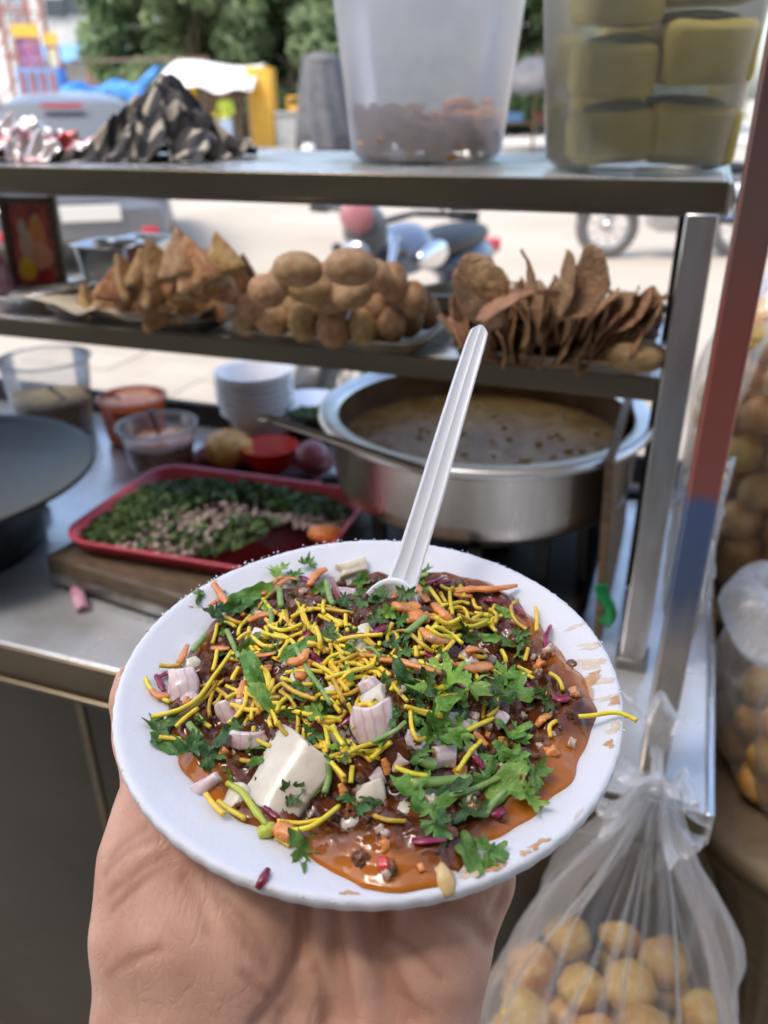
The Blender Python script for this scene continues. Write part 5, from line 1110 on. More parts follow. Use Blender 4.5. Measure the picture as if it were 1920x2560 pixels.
# -- onion pieces: curved layered wedges
def onion(px, py, w, d, h, ang, m='raw_onion', lift=.001, tilt=(0, 0), curve=.25, taper=.0):
    p = hit(px, py); n_ = hnorm(p); n = 8; P = []
    k_ = 1.0 if w > 150 else .80; W_, D_, H_ = (t * .265 / FPX * k_ for t in (w, d, h * .8)); mb = MB()
    for k in (0, 1):
        for j in range(n):
            for i in range(n):
                s, t = i / (n - 1) - .5, j / (n - 1) - .5; ww = 1 - taper * (t + .5); z = -curve * W_ * (4 * s * s - .5) * .5 + (H_ / 2 if k else -H_ / 2) + .0003 * fbm((s * 4, t * 4, px))
                jk = .05 if w > 150 else .16; jx, jy = jk * math.sin(px * .7 + 3 * t), jk * math.sin(py * .9 + 3 * s); P.append(((s + jx * t) * W_ * ww * (1 + .10 * math.sin(5 * t + px)), (t + jy * s) * D_ * (1 + .10 * math.sin(4 * s + py)), z * (1 - .5 * abs(t) * (1 if math.sin(px) > 0 and w < 150 else .1))))
    F = []; o_ = n * n
    for j in range(n - 1):
        for i in range(n - 1):
            a_ = j * n + i; F.append((a_ + o_, a_ + 1 + o_, a_ + n + 1 + o_, a_ + n + o_)); F.append((a_, a_ + n, a_ + n + 1, a_ + 1))
    for i in range(n - 1):
        F.append((i, i + 1, i + 1 + o_, i + o_)); q = (n - 1) * n; F.append((q + i + 1, q + i, q + i + o_, q + i + 1 + o_)); F.append((i * n + n, i * n, i * n + o_, i * n + n + o_)); F.append((i * n + n - 1, i * n + 2 * n - 1, i * n + 2 * n - 1 + o_, i * n + n - 1 + o_))
    o = mb.add(P, F).build('onion_piece', MATS[m], chaat, bevel=.0006); up = (n_ * .7 + Vector((tilt[0], tilt[1], .3))).normalized(); q = up.to_track_quat('Z', 'Y').to_matrix().to_4x4(); q = q @ Matrix.Rotation(R(ang), 4, 'Z'); q.translation = p + n_ * (lift * .8 - .0012); o.matrix_local = q; return o
for a_ in [((722, 1945), 165, 185, 60, -6, 'white_onion', .0018, (0, -.55), .35, 0), ((461, 1718), 95, 110, 70, 12, 'raw_onion', .002, (-.15, -.6), .25, 0), ((930, 1726), 95, 70, 55, 25, 'raw_onion', .0025, (.2, -.5), .3, .5), ((512, 1965), 60, 120, 40, -32, 'raw_onion', .0016, (-.3, -.5), .4, .5), ((618, 1850), 120, 50, 30, 8, 'raw_onion', .002, (0, -.6), .3, .0), ((925, 1815), 120, 120, 55, 20, 'raw_onion', .0, (.1, -.5), .3, 0), ((925, 1985), 90, 80, 45, 10, 'white_onion', .0006, (.1, -.6), .3, .2), ((572, 1786), 80, 90, 45, 30, 'raw_onion', .0004, (0, -.5), .3, .2), ((750, 1700), 70, 80, 45, 10, 'white_onion', .0002, (0, -.5), .3, 0), ((885, 1425), 120, 60, 55, 8, 'white_onion', .003, (.1, -.5), .1, 0), ((862, 1488), 80, 90, 45, 40, 'raw_onion', .001, (.2, -.4), .3, .3), ((480, 1662), 60, 50, 35, 10, 'white_onion', .0014, (0, -.4), .3, 0), ((1110, 1890), 80, 80, 50, 60, 'raw_onion', .0008, (.3, -.4), .3, .2), ((1050, 1500), 60, 60, 40, 10, 'raw_onion', .0006, (.1, -.5), .3, .2), ((1185, 1665), 60, 50, 40, 30, 'raw_onion', .0005, (.1, -.5), .3, .2), ((880, 2060), 70, 55, 30, 20, 'white_onion', .0006, (.1, -.5), .3, .2), ((590, 2000), 90, 100, 40, -10, 'white_onion', .0, (-.1, -.5), .3, .2), ((1160, 1690), 26, 110, 16, -40, 'white_onion', .002, (.1, -.5), .3, .2), ((640, 1590), 70, 60, 40, 10, 'white_onion', .0006, (0, -.5), .3, .2), ((1150, 1810), 70, 110, 40, 45, 'raw_onion', .0006, (.2, -.4), .3, .2)]:
    onion(*a_[0], *a_[1:])
_or = random.Random(77)
for i in range(34):
    px, py = _or.gauss(850, 250), _or.gauss(1760, 150)
    if not (470 < px < 1330 and 1480 < py < 2060): continue
    onion(px, py, _or.uniform(45, 80), _or.uniform(40, 75), _or.uniform(26, 45), _or.uniform(0, 180), _or.choice(('raw_onion', 'raw_onion', 'white_onion')), _or.uniform(-.0002, .0010), (_or.uniform(-.3, .3), _or.uniform(-.6, 0)), .35, _or.choice((0, .3, .6)))

# -- everything that falls on top is dropped onto the gravy and onions built so far
from mathutils.bvhtree import BVHTree
def make_bvh():
    V, Fc = [], []
    for o in chaat.children:
        if o.name.split('.')[0] not in ('gravy', 'onion_piece'): continue
        b_ = len(V); V += [o.matrix_local @ v.co for v in o.data.vertices]; Fc += [tuple(b_ + i for i in p.vertices) for p in o.data.polygons]
    return BVHTree.FromPolygons(V, Fc)
BV = make_bvh(); hit0 = hit
def hit(px, py, lift=0.0):
    o, d = loc_ray(px, py); q = BV.ray_cast(Vector(o), Vector(d).normalized())
    if q[0] is None: return hit0(px, py, lift)
    return q[0]
def hnorm(p):
    q = BV.find_nearest(p)
    if q[0] is None or (q[0] - p).length > .004: return Vector((0, 0, 1))
    n_ = q[1] if q[1].z > 0 else -q[1]
    return (n_ + Vector((0, 0, .5))).normalized()
def layers(name, colr, k0):
    nt = MATS[name].node_tree; L = nt.links.new; b_ = nt.nodes['Principled BSDF']; old = b_.inputs['Base Color'].links[0].from_socket; tc = nt.nodes.new('ShaderNodeTexCoord'); wv = nt.nodes.new('ShaderNodeTexWave'); wv.inputs['Scale'].default_value = 95; wv.inputs['Distortion'].default_value = 3; wv.inputs['Detail Scale'].default_value = 2; L(tc.outputs['Object'], wv.inputs['Vector'])
    rp = nt.nodes.new('ShaderNodeMapRange'); rp.inputs[1].default_value = .72; rp.inputs[2].default_value = 1; rp.inputs[4].default_value = k0; L(wv.outputs['Fac'], rp.inputs[0]); mx = nt.nodes.new('ShaderNodeMix'); mx.data_type = 'RGBA'; mx.inputs['B'].default_value = C4(colr); L(rp.outputs[0], mx.inputs['Factor']); L(old, mx.inputs['A']); L(mx.outputs['Result'], b_.inputs['Base Color'])
layers('raw_onion', (.42, .17, .25), .38); layers('white_onion', (.58, .48, .34), .18)
# -- sev
SEV = []
for zf, strands in ((Z1, [[(330, 1105), (480, 1060), (600, 985), (680, 880), (740, 790), (785, 720)], [(400, 1110), (520, 1060), (640, 960), (700, 880)], [(290, 860), (310, 910), (370, 970), (430, 1000)], [(370, 805), (430, 815), (490, 800)], [(470, 1165), (520, 1110), (590, 1055)], [(585, 1075), (620, 1120), (665, 1155)], [(660, 1085), (655, 1020), (690, 930), (750, 870)], [(765, 1145), (820, 1090), (865, 1010), (870, 920)], [(700, 700), (690, 760), (675, 815)], [(820, 620), (835, 570), (895, 510)], [(935, 465), (980, 400), (1065, 335)], [(745, 500), (800, 530), (840, 545)], [(1030, 600), (1060, 550), (1080, 500)], [(1080, 490), (1110, 540), (1160, 585)], [(1160, 445), (1200, 510), (1235, 600)], [(1215, 470), (1350, 470), (1485, 490)], [(1330, 510), (1380, 545), (1420, 575)], [(1380, 530), (1390, 570), (1385, 610)], [(1440, 505), (1440, 560), (1450, 605)], [(1270, 600), (1290, 650), (1295, 720)], [(790, 750), (900, 735), (1020, 680), (1130, 620), (1205, 590)], [(905, 655), (960, 690), (1020, 700)], [(930, 790), (980, 850), (1000, 930)], [(1060, 935), (1130, 990), (1165, 1090), (1160, 1220)], [(1075, 915), (1150, 970), (1270, 1010)], [(1110, 1060), (1180, 1080), (1250, 1090)], [(1245, 790), (1330, 830), (1400, 890), (1450, 950)], [(1310, 790), (1350, 900), (1400, 1030)], [(1330, 890), (1420, 855), (1600, 810)], [(1350, 660), (1360, 740), (1375, 820)], [(1370, 660), (1400, 700), (1430, 735)], [(1390, 670), (1480, 645), (1650, 630)], [(1570, 580), (1565, 605), (1560, 630)], [(1540, 640), (1580, 670), (1620, 700)], [(1450, 1020), (1480, 1090), (1485, 1180)], [(1510, 1050), (1560, 1035), (1600, 1050)], [(1505, 1080), (1550, 1090), (1595, 1100)], [(1300, 1060), (1320, 1130), (1345, 1280)], [(1365, 1155), (1390, 1220), (1430, 1275)], [(1205, 1160), (1195, 1230), (1190, 1310)], [(1235, 1180), (1235, 1290)], [(1050, 1135), (1080, 1190), (1110, 1225)], [(1370, 800), (1440, 770), (1510, 735)], [(1360, 880), (1400, 960), (1430, 1030)], [(820, 660), (850, 630), (890, 610)], [(1130, 530), (1190, 490), (1250, 475)], [(1300, 990), (1350, 1000), (1410, 1080)], [(1000, 600), (1080, 610), (1190, 575)], [(960, 625), (1040, 640), (1120, 650)], [(780, 770), (860, 770), (930, 765)], [(830, 820), (800, 870), (790, 900)]]),
                    (Z3, [[(960, 530), (1050, 460), (1135, 400)], [(1140, 180), (1130, 290), (1120, 480)], [(1165, 200), (1175, 330)], [(605, 550), (650, 610), (705, 665)], [(670, 580), (740, 630), (820, 675)], [(990, 680), (1110, 695), (1240, 670)], [(1070, 755), (1190, 725), (1330, 625)], [(985, 765), (1060, 810)], [(1280, 340), (1370, 300)], [(1320, 385), (1420, 310), (1530, 275)], [(1500, 360), (1560, 300), (1610, 260)], [(1300, 390), (1330, 430), (1360, 475)], [(1400, 390), (1390, 490)], [(1430, 485), (1480, 530)], [(790, 345), (860, 355)], [(350, 225), (470, 235)]]),
                    (Z2, [[(970, 400), (935, 440), (960, 520), (1030, 575)], [(1070, 450), (1078, 510), (1075, 580)], [(810, 470), (850, 500), (845, 550)], [(720, 410), (735, 450), (770, 460)], [(610, 350), (590, 400), (605, 490)], [(620, 460), (720, 490)], [(640, 500), (720, 530), (790, 560)], [(660, 555), (770, 510)], [(510, 520), (580, 555), (650, 530)], [(460, 560), (530, 610), (590, 640)], [(510, 570), (600, 620), (660, 680)], [(250, 600), (340, 590), (430, 650), (490, 700)], [(640, 720), (690, 750), (710, 800)], [(510, 760), (560, 710), (610, 665)], [(420, 750), (510, 785), (600, 760)], [(280, 720), (330, 770), (390, 820)], [(920, 815), (1000, 835), (1060, 855)], [(1150, 820), (1200, 845), (1225, 905)], [(1030, 680), (1010, 760)], [(860, 950), (850, 1020), (800, 1060)], [(1190, 1075), (1150, 1110), (1155, 1165)], [(335, 1005), (440, 1045), (550, 1075)], [(370, 1030), (380, 1130), (415, 1195), (450, 1195)], [(610, 1180), (700, 1130), (835, 1075)], [(700, 1275), (765, 1215)], [(970, 790), (1050, 825)], [(400, 680), (405, 740)], [(740, 520), (800, 560)], [(560, 440), (650, 435), (700, 450)], [(120, 620), (180, 680)], [(200, 800), (260, 850)], [(540, 360), (550, 390), (570, 420)], [(730, 480), (810, 500)], [(700, 580), (790, 560), (850, 590)], [(880, 700), (900, 740), (905, 770)]]),
                    (Z4, [[(710, 410), (760, 330), (830, 250)], [(390, 380), (470, 410), (555, 430)], [(420, 435), (490, 440)], [(280, 630), (350, 645), (445, 650)], [(440, 60), (530, 85), (630, 115)], [(0, 830)] and [(60, 360), (130, 440)]])):
    for s_ in strands: SEV.append([zf(*p) for p in s_])
sr = random.Random(5)
SEV_R = .00077
mat('sev_soaked', (.46, .25, .018), .4, col2=(.62, .40, .03), scale=200, bump=.25, bscale=1400, coat=.2, island=.16)
def sev_obj(P3, r_=SEV_R):
    n = len(P3); rad = [r_ * (1 + .03 * sr.uniform(-1, 1)) for _ in range(n)]
    P3 = [p + Vector((sr.gauss(0, 1), sr.gauss(0, 1), sr.gauss(0, 1))) * .00002 for p in P3]; o = MB().tube(P3, rad, 7).build('sev_strand', MATS['sev_soaked' if sr.random() < .22 else 'sev'], chaat); return o
def sev_path(pts, lift):
    L_ = [hit(*p) for p in pts]; z = max(0, 0); out = []
    # a strand lies on what is under it: straighten in height so it does not sink into hollows
    zs = [p.z for p in L_]; m_ = sum(zs) / len(zs)
    for p, zz in zip(L_, zs): out.append(Vector((p.x, p.y, max(zz, .65 * zz + .35 * m_) + lift)))
    return catmull(out, 10)
sr = random.Random(5)
for pts in SEV: sev_obj(sev_path(pts, sr.uniform(.0012, .0034)), SEV_R * sr.uniform(.92, 1.08))
# the one long strand that lies across the rim
a_ = [Z2(1315, 1035), Z2(1400, 1028), Z2(1520, 1012), Z2(1600, 1035), Z2(1640, 1058)]; pp = []
for k, p in enumerate(a_):
    q = plane_hit(p[0], p[1], .0016 - (.0 if k < 3 else .0004)); pp.append(Vector(q))
sev_obj(catmull(pp, 12))
zones = [((740, 1600), (150, 75), 40), ((900, 1690), (130, 80), 46), ((1100, 1560), (110, 55), 22), ((600, 1760), (110, 70), 22), ((820, 1850), (150, 70), 20), ((1180, 1700), (110, 60), 8)]
for (cx, cy_), (sx, sy), n in zones:
    for i in range(n):
        x, y = sr.gauss(cx, sx * .6), sr.gauss(cy_, sy * .6); a_ = sr.uniform(0, 3.14); L_ = sr.uniform(36, 100); bend = sr.uniform(-.9, .9)
        pts = [(x + L_ * t * math.cos(a_ + bend * t), y + .72 * L_ * t * math.sin(a_ + bend * t)) for t in (-.5, -.17, .17, .5)]
        sev_obj(sev_path(pts, sr.uniform(.0, .0022)), SEV_R * sr.uniform(.9, 1.08))
# -- coriander leaves
def leaf_mesh(seed, kind):
    r_ = random.Random(seed); nA_, nR_ = 54, 4; P = [(0, 0, 0)]; F = []; cup = r_.uniform(-.9, 1.1); tw = r_.uniform(-.9, .9); ph = r_.uniform(0, 6)
    for j in range(1, nR_ + 1):
        for i in range(nA_):
            a_ = -math.pi + 2 * math.pi * i / nA_
            if kind == 0:   # lobed coriander leaflet
                k = .34 + .66 * abs(math.cos(1.5 * a_)) ** .8; k *= 1 + .20 * math.cos(11 * a_ + ph) + .08 * math.cos(23 * a_); k *= (1 - .55 * max(0, -math.cos(a_)) ** 3); ex_, ey_ = 1.0, .95
            elif kind == 1: # long chopped leaf with a torn end
                k = 1 / max(.2, (abs(math.cos(a_)) ** 2.4 + abs(math.sin(a_)) ** 1.6) ** .5); k *= 1 + .06 * math.cos(9 * a_ + ph); ex_, ey_ = 1.35, .42
            else:           # small frilly tip
                k = .5 + .5 * abs(math.cos(2.5 * a_)); k *= 1 + .08 * math.cos(17 * a_); ex_, ey_ = 1, 1
            q = j / nR_; x, y = q * k * math.cos(a_) * ex_, q * k * math.sin(a_) * ey_
            z = cup * .45 * y * y * (1 + .5 * x) + .30 * cup * x * x + tw * .4 * x * y + .22 * abs(y) * (.5 if kind != 1 else 1) + .14 * math.sin(3 * x + 4 * y + ph) + .07 * math.sin(8 * x - 5 * y + ph)
            P.append((x, y, z))
    for i in range(nA_): F.append((0, 1 + i, 1 + (i + 1) % nA_))
    for j in range(nR_ - 1):
        for i in range(nA_): a_, b_ = 1 + j * nA_, 1 + (j + 1) * nA_; F.append((a_ + i, b_ + i, b_ + (i + 1) % nA_, a_ + (i + 1) % nA_))
    return MB().add(P, F)
LM = {}
for kind in (0, 1, 2):
    for s_ in range(9):
        for dk in (0, 1):
            me = leaf_mesh(s_ * 3 + kind, kind).mesh('coriander_leaf'); me.materials.append(MATS['coriander_dark' if dk else 'coriander']); LM[(kind, s_, dk)] = me
def to_local(me): return me
lr = random.Random(13)
def leaf(px, py, size_px, ang, kind=0, dark=0, tilt=.45, lift=.0022, facing=.35):
    p = hit(px, py); n_ = hnorm(p); view = -Vector(loc_ray(px, py)[1]).normalized(); up = (n_ * (1 - facing) + view * facing + Vector((lr.uniform(-tilt, tilt), lr.uniform(-tilt, tilt), 0))).normalized()
    t_ = Vector((math.cos(R(ang)), math.sin(R(ang)), 0)); t_ = (t_ - up * t_.dot(up)).normalized(); b_ = up.cross(t_); s_ = size_px * .27 / FPX * .5 * 1.12
    M_ = Matrix(((t_.x, b_.x, up.x, p.x), (t_.y, b_.y, up.y, p.y), (t_.z, b_.z, up.z, p.z), (0, 0, 0, 1)))
    o = bpy.data.objects.new('coriander_leaf', LM[(kind, lr.randrange(9), dark)]); COL.objects.link(o); o.parent = chaat
    M_.translation = p + n_ * lift; o.matrix_local = M_ @ Matrix.Diagonal((s_ * lr.uniform(.85, 1.15), s_ * lr.uniform(.75, 1.1), s_, 1)); return o
for a_ in [(700, 1440, 70, 150, 0, 0), (770, 1420, 66, 80, 0, 0), (735, 1450, 60, 30, 0, 0), (545, 1550, 95, 200, 0, 1), (590, 1530, 70, 30, 1, 1), (625, 1500, 105, 35, 1, 0), (640, 1705, 110, -65, 1, 0), (690, 1780, 115, -40, 1, 0), (617, 1629, 70, 60, 1, 0), (748, 1632, 80, 25, 1, 0), (804, 1485, 60, 70, 0, 0), (860, 1520, 60, 200, 0, 1), (900, 1464, 62, 60, 2, 0), (912, 1515, 85, 10, 0, 1), (948, 1500, 70, -20, 0, 1), (413, 1832, 85, 150, 0, 1), (425, 1872, 100, -30, 1, 1), (478, 1885, 80, 80, 0, 1), (524, 1900, 90, 20, 0, 1), (579, 1837, 80, 60, 1, 1), (675, 1906, 62, 25, 1, 0), (652, 1984, 46, 100, 0, 1), (725, 1993, 60, 30, 0, 1), (767, 2004, 56, 40, 1, 0), (757, 2130, 90, -95, 0, 0), (886, 2013, 80, -50, 0, 1), (930, 2015, 60, 40, 0, 1),
           (1060, 1441, 62, 40, 0, 0), (1050, 1465, 44, 190, 1, 0), (998, 1562, 48, 20, 0, 0), (1158, 1602, 78, -30, 0, 1), (1298, 1600, 60, 10, 0, 1), (1283, 1622, 80, -10, 1, 0), (1110, 1725, 130, 95, 0, 0), (1130, 1750, 110, 60, 1, 0), (1175, 1728, 120, 60, 0, 0), (1290, 1742, 110, 80, 0, 0), (1262, 1705, 80, 120, 0, 0), (1250, 1750, 90, 90, 0, 1), (1020, 1725, 110, 110, 1, 1), (1062, 1735, 90, 60, 0, 1), (1275, 1843, 84, -60, 2, 0), (1300, 1860, 60, 10, 2, 0), (1362, 1762, 90, 20, 0, 1), (980, 1808, 60, 160, 0, 1), (1092, 1843, 110, 100, 0, 0), (1145, 1840, 90, 60, 0, 0), (1120, 1880, 80, 250, 0, 0), (980, 1618, 66, 60, 0, 1), (1010, 1640, 50, -30, 0, 1),
           (1041, 1986, 110, 170, 0, 0), (1084, 2035, 90, -70, 0, 0), (1171, 2042, 80, -20, 0, 1), (1118, 1992, 80, 20, 1, 1), (1248, 1985, 120, 40, 1, 0), (1314, 2000, 80, -50, 0, 0), (1335, 1950, 80, 20, 0, 0), (1234, 1914, 70, 100, 2, 0), (1253, 1885, 64, 60, 2, 0), (1290, 1905, 56, 10, 2, 0), (1166, 2140, 90, -70, 1, 0), (1222, 2145, 90, 10, 0, 0), (1089, 2075, 70, -60, 0, 1), (1215, 1960, 70, 200, 0, 1), (650, 1880, 40, 10, 1, 0), (700, 1600, 60, 80, 0, 1), (560, 1640, 60, 20, 1, 1), (830, 1600, 60, 200, 0, 1), (1010, 1500, 60, 10, 0, 1), (940, 1560, 60, 90, 0, 1), (1090, 1660, 60, 130, 0, 1), (860, 1660, 50, 10, 1, 1), (780, 1850, 60, 10, 0, 1), (850, 1900, 70, 60, 0, 1), (1040, 1900, 70, 10, 0, 1)]:
    leaf(*a_)
for i in range(110):
    x, y = max(500, min(1300, lr.gauss(880, 220))), max(1490, min(2000, lr.gauss(1720, 140))); leaf(x, y, lr.uniform(24, 56), lr.uniform(0, 360), lr.choice((0, 2, 2, 1)), lr.choice((0, 0, 1)), .9, lr.uniform(.0004, .0022))
def strip(name, pts, w, m, lift=.002, flat=.45, n=10, taper=True):
    (xa, ya), (xb, yb) = pts[0], pts[-1]; L0 = math.hypot(xb - xa, yb - ya)
    if L0 < 45 and name != 'coriander_stem':
        cx, cy_, k0 = (xa + xb) / 2, (ya + yb) / 2, 48 / max(L0, 8); pts = [(cx + (x - cx) * k0, cy_ + (y - cy_) * k0) for x, y in pts]; w = min(w, .0015)
    P3 = []
    for p in pts: q = hit(*p); P3.append(q + Vector((0, 0, lift)))
    m_ = sum(q.z for q in P3) / len(P3); P3 = [Vector((q.x, q.y, max(q.z, .6 * q.z + .4 * m_))) for q in P3]
    P3 = catmull(P3, n); k = len(P3); rad = [w * (.60 + .40 * math.sin(math.pi * min(1, (i + .6) / (k)))) * lr.uniform(.82, 1.16) if taper else w for i in range(k)]
    return MB().tube(P3, rad, 7, flat=flat).build(name, MATS[m], chaat)
for zf, pts, w in ((Z1, [(760, 610), (790, 680), (830, 760)], 0.00099), (Z1, [(1150, 700), (1220, 830), (1290, 930), (1360, 1040)], 0.00088), (Z4, [(480, 470), (620, 460), (780, 455)], 0.00186), (Z3, [(1250, 560), (1275, 450), (1270, 370)], 0.00112), (Z4, [(650, 540), (800, 500), (950, 430)], 0.00096), (Z4, [(850, 640), (900, 560), (960, 500)], 0.00088), (Z2, [(120, 690), (160, 690), (210, 740)], 0.00064), (Z4, [(270, 270), (380, 200), (440, 150)], 0.00080), (Z1, [(1060, 380), (1065, 420), (1070, 465)], 0.00124), (Z1, [(1330, 370), (1350, 420), (1370, 450)], 0.00112), (Z1, [(540, 1140), (570, 1180), (610, 1220)], 0.00124), (Z2, [(400, 290), (440, 280), (470, 270)], 0.00112), (Z4, [(520, 340), (560, 360), (590, 380)], 0.00198), (Z1, [(1010, 480), (1015, 530), (1010, 570)], 0.00112), (Z1, [(560, 720), (610, 660), (640, 620)], 0.00099), (Z2, [(350, 600), (400, 560), (460, 520)], 0.00124)):
    strip('coriander_stem', [zf(*p) for p in pts], w, 'stem', .0028, .85, taper=False)
mat('yellow_bud', (.45, .50, .06), .4, sss=.2); strip('coriander_stem', [Z3(*p) for p in ((720, 490), (800, 540), (880, 650), (940, 730))], .0012, 'yellow_bud', .003, .8)
q = hit(*Z3(940, 735)); o = MB().sphere((0, 0, 0), (.0030, .0022, .002), 14, 9, fn=lambda v: 1 + .25 * fbm(v * 3)).build('flower_bud', MATS['yellow_bud'], chaat); put(o, q + Vector((0, 0, .002)), (0, 0, .6))
# -- carrot and beetroot shreds
for zf, pts, w in ((Z1, [(680, 325), (720, 390), (765, 460)], .0017), (Z1, [(650, 455), (740, 415), (840, 410)], .0012), (Z1, [(1230, 340), (1270, 280), (1330, 245)], .0019), (Z1, [(880, 550), (960, 520), (1050, 500)], .0016), (Z1, [(965, 385), (1030, 320), (1085, 285)], .0015), (Z1, [(1060, 330), (1110, 300), (1160, 310)], .0014), (Z1, [(830, 990), (845, 940), (855, 900)], .0020), (Z1, [(670, 690), (720, 695), (770, 690)], .0014), (Z1, [(1500, 690), (1530, 720), (1560, 710)], .0012), (Z1, [(870, 760), (960, 740), (1040, 725)], .0011), (Z1, [(1120, 780), (1180, 760), (1220, 700)], .0026), (Z1, [(1170, 880), (1200, 820), (1220, 760)], .0026), (Z1, [(480, 790), (500, 760), (530, 700)], .0018), (Z1, [(345, 940), (370, 960), (400, 960)], .0020),
                   (Z2, [(330, 300), (410, 330), (470, 410)], .0020), (Z2, [(620, 365), (720, 350), (840, 350), (965, 335)], .0017), (Z2, [(500, 440), (560, 490), (610, 540)], .0021), (Z2, [(430, 570), (500, 630), (580, 660)], .0017), (Z2, [(200, 745), (330, 765), (540, 820)], .0014), (Z2, [(290, 440), (350, 460), (420, 440)], .0034), (Z2, [(340, 520), (400, 500), (480, 520)], .0034), (Z2, [(360, 360), (320, 370), (290, 390)], .0012), (Z2, [(640, 780), (720, 790), (820, 800)], .0028), (Z2, [(690, 700), (730, 690), (770, 720)], .0026), (Z2, [(620, 370), (660, 380), (710, 385)], .0018), (Z2, [(1080, 1110), (1110, 1070), (1150, 1050)], .0016),
                   (Z4, [(950, 380), (1000, 395), (1050, 410)], .0022), (Z4, [(800, 200), (830, 230), (860, 270)], .0016), (Z4, [(330, 330), (345, 370), (350, 420)], .0024), (Z4, [(110, 470), (120, 500), (115, 530)], .0018), (Z3, [(990, 720), (1030, 745), (1080, 770)], .0032), (Z4, [(600, 290), (615, 310), (625, 330)], .0016)):
    strip('carrot_shred', [zf(*p) for p in pts], w, 'carrot_shred', lr.uniform(.0015, .003), lr.uniform(.4, .7))
for zf, pts, w in ((Z1, [(1360, 350), (1400, 410), (1450, 460)], .0022), (Z1, [(1200, 640), (1230, 610), (1275, 575)], .0024), (Z1, [(1370, 630), (1480, 620), (1545, 605)], .0022), (Z1, [(1590, 610), (1630, 590), (1659, 570)], .0028), (Z1, [(1205, 275), (1230, 285), (1250, 280)], .0022), (Z1, [(395, 850), (420, 840), (445, 835)], .0018), (Z1, [(360, 870), (375, 900), (390, 930)], .0018), (Z2, [(480, 300), (510, 290), (540, 280)], .0024), (Z2, [(500, 320), (540, 310), (600, 300)], .0020), (Z2, [(1155, 550), (1130, 620), (1145, 700)], .0017), (Z2, [(740, 690), (770, 700), (810, 720)], .0026), (Z2, [(1190, 930), (1210, 945), (1235, 940)], .0022), (Z2, [(0, 610), (50, 605), (110, 600)], .0018), (Z2, [(170, 590), (210, 560), (250, 550)], .0028), (Z2, [(1030, 880), (1050, 910), (1060, 940)], .0022), (Z2, [(770, 400), (820, 400), (870, 410)], .0016), (Z2, [(950, 440), (970, 455), (990, 470)], .0014), (Z4, [(480, 750), (560, 745), (660, 740)], .0018), (Z4, [(800, 320), (820, 340), (835, 370)], .0018), (Z3, [(930, 605), (955, 625), (980, 645)], .0017), (Z1, [(1420, 1140), (1440, 1120), (1460, 1110)], .0026), (Z1, [(1260, 730), (1280, 760), (1300, 770)], .0022), (Z2, [(480, 700), (510, 720), (530, 710)], .0024), (Z2, [(650, 880), (665, 890), (680, 900)], .0012), (Z4, [(870, 600), (910, 600), (940, 590)], .0022)):
    strip('beetroot_shred', [zf(*p) for p in pts], w * .68, 'beet_shred', lr.uniform(.0008, .0024), lr.uniform(.35, .6))
q = plane_hit(*Z3(915, 980), -.0004); o = MB().tube([(-.0028, -.0005, 0), (0, 0, .0004), (.0028, .0012, 0)], [.0009, .0014, .0009], 7).build('beetroot_shred', MATS['beet_shred'], chaat); put(o, q, (0, 0, .9))
# -- crumbs of samosa, small dice of onion and carrot worked into the gravy
mat('samosa_crumb', (.13, .042, .010), .35, col2=(.30, .12, .035), scale=1.5, detail=6, bump=.6, bscale=5, coat=.4, island=.3)
mat('onion_dice', (.36, .22, .14), .22, col2=(.58, .46, .36), scale=1.5, sss=.5, ssr=(1, .8, .7), coat=.15, island=.15)
def bit_mesh(name, seed, m, box):
    mb = MB(); f = lambda v: ((max(abs(v.x), abs(v.y), abs(v.z)) ** -.8) if box else 1) * (1 + .55 * fbm(v * 1.5 + Vector((seed * 3.3, 0, 0)), 3))
    mb.sphere((0, 0, 0), (1, .8, .6), 12, 8, fn=f); me = mb.mesh(name); me.materials.append(MATS[m]); return me
crumbs = [bit_mesh('samosa_crumb', k_, 'samosa_crumb', False) for k_ in range(5)]; dice = [bit_mesh('onion_dice', k_, 'onion_dice', True) for k_ in range(4)]; cdice = [bit_mesh('carrot_bit', k_, 'carrot_shred', True) for k_ in range(3)]
br_ = random.Random(44); cnt_ = 0
out_c = [(430, 1700), (420, 1850), (560, 2030), (760, 2110), (930, 2190), (1090, 2170), (1330, 2000), (1450, 1850), (1440, 1720), (1340, 1580), (1180, 1460), (900, 1440), (640, 1500), (500, 1600)]
for i in range(230):
    px, py = pt_in(out_c, br_); kind = br_.choice((0, 0, 0, 0, 1, 2)); me = br_.choice((crumbs, dice, cdice)[kind]); p = hit(px, py); sz = br_.uniform(.0009, .0024) if kind == 0 else br_.uniform(.0010, .0022)
    o = bpy.data.objects.new(me.name.split('.')[0], me); COL.objects.link(o); o.parent = chaat; put(o, p + Vector((0, 0, sz * .15)), (br_.uniform(0, 6), br_.uniform(0, 6), br_.uniform(0, 6)), sz)
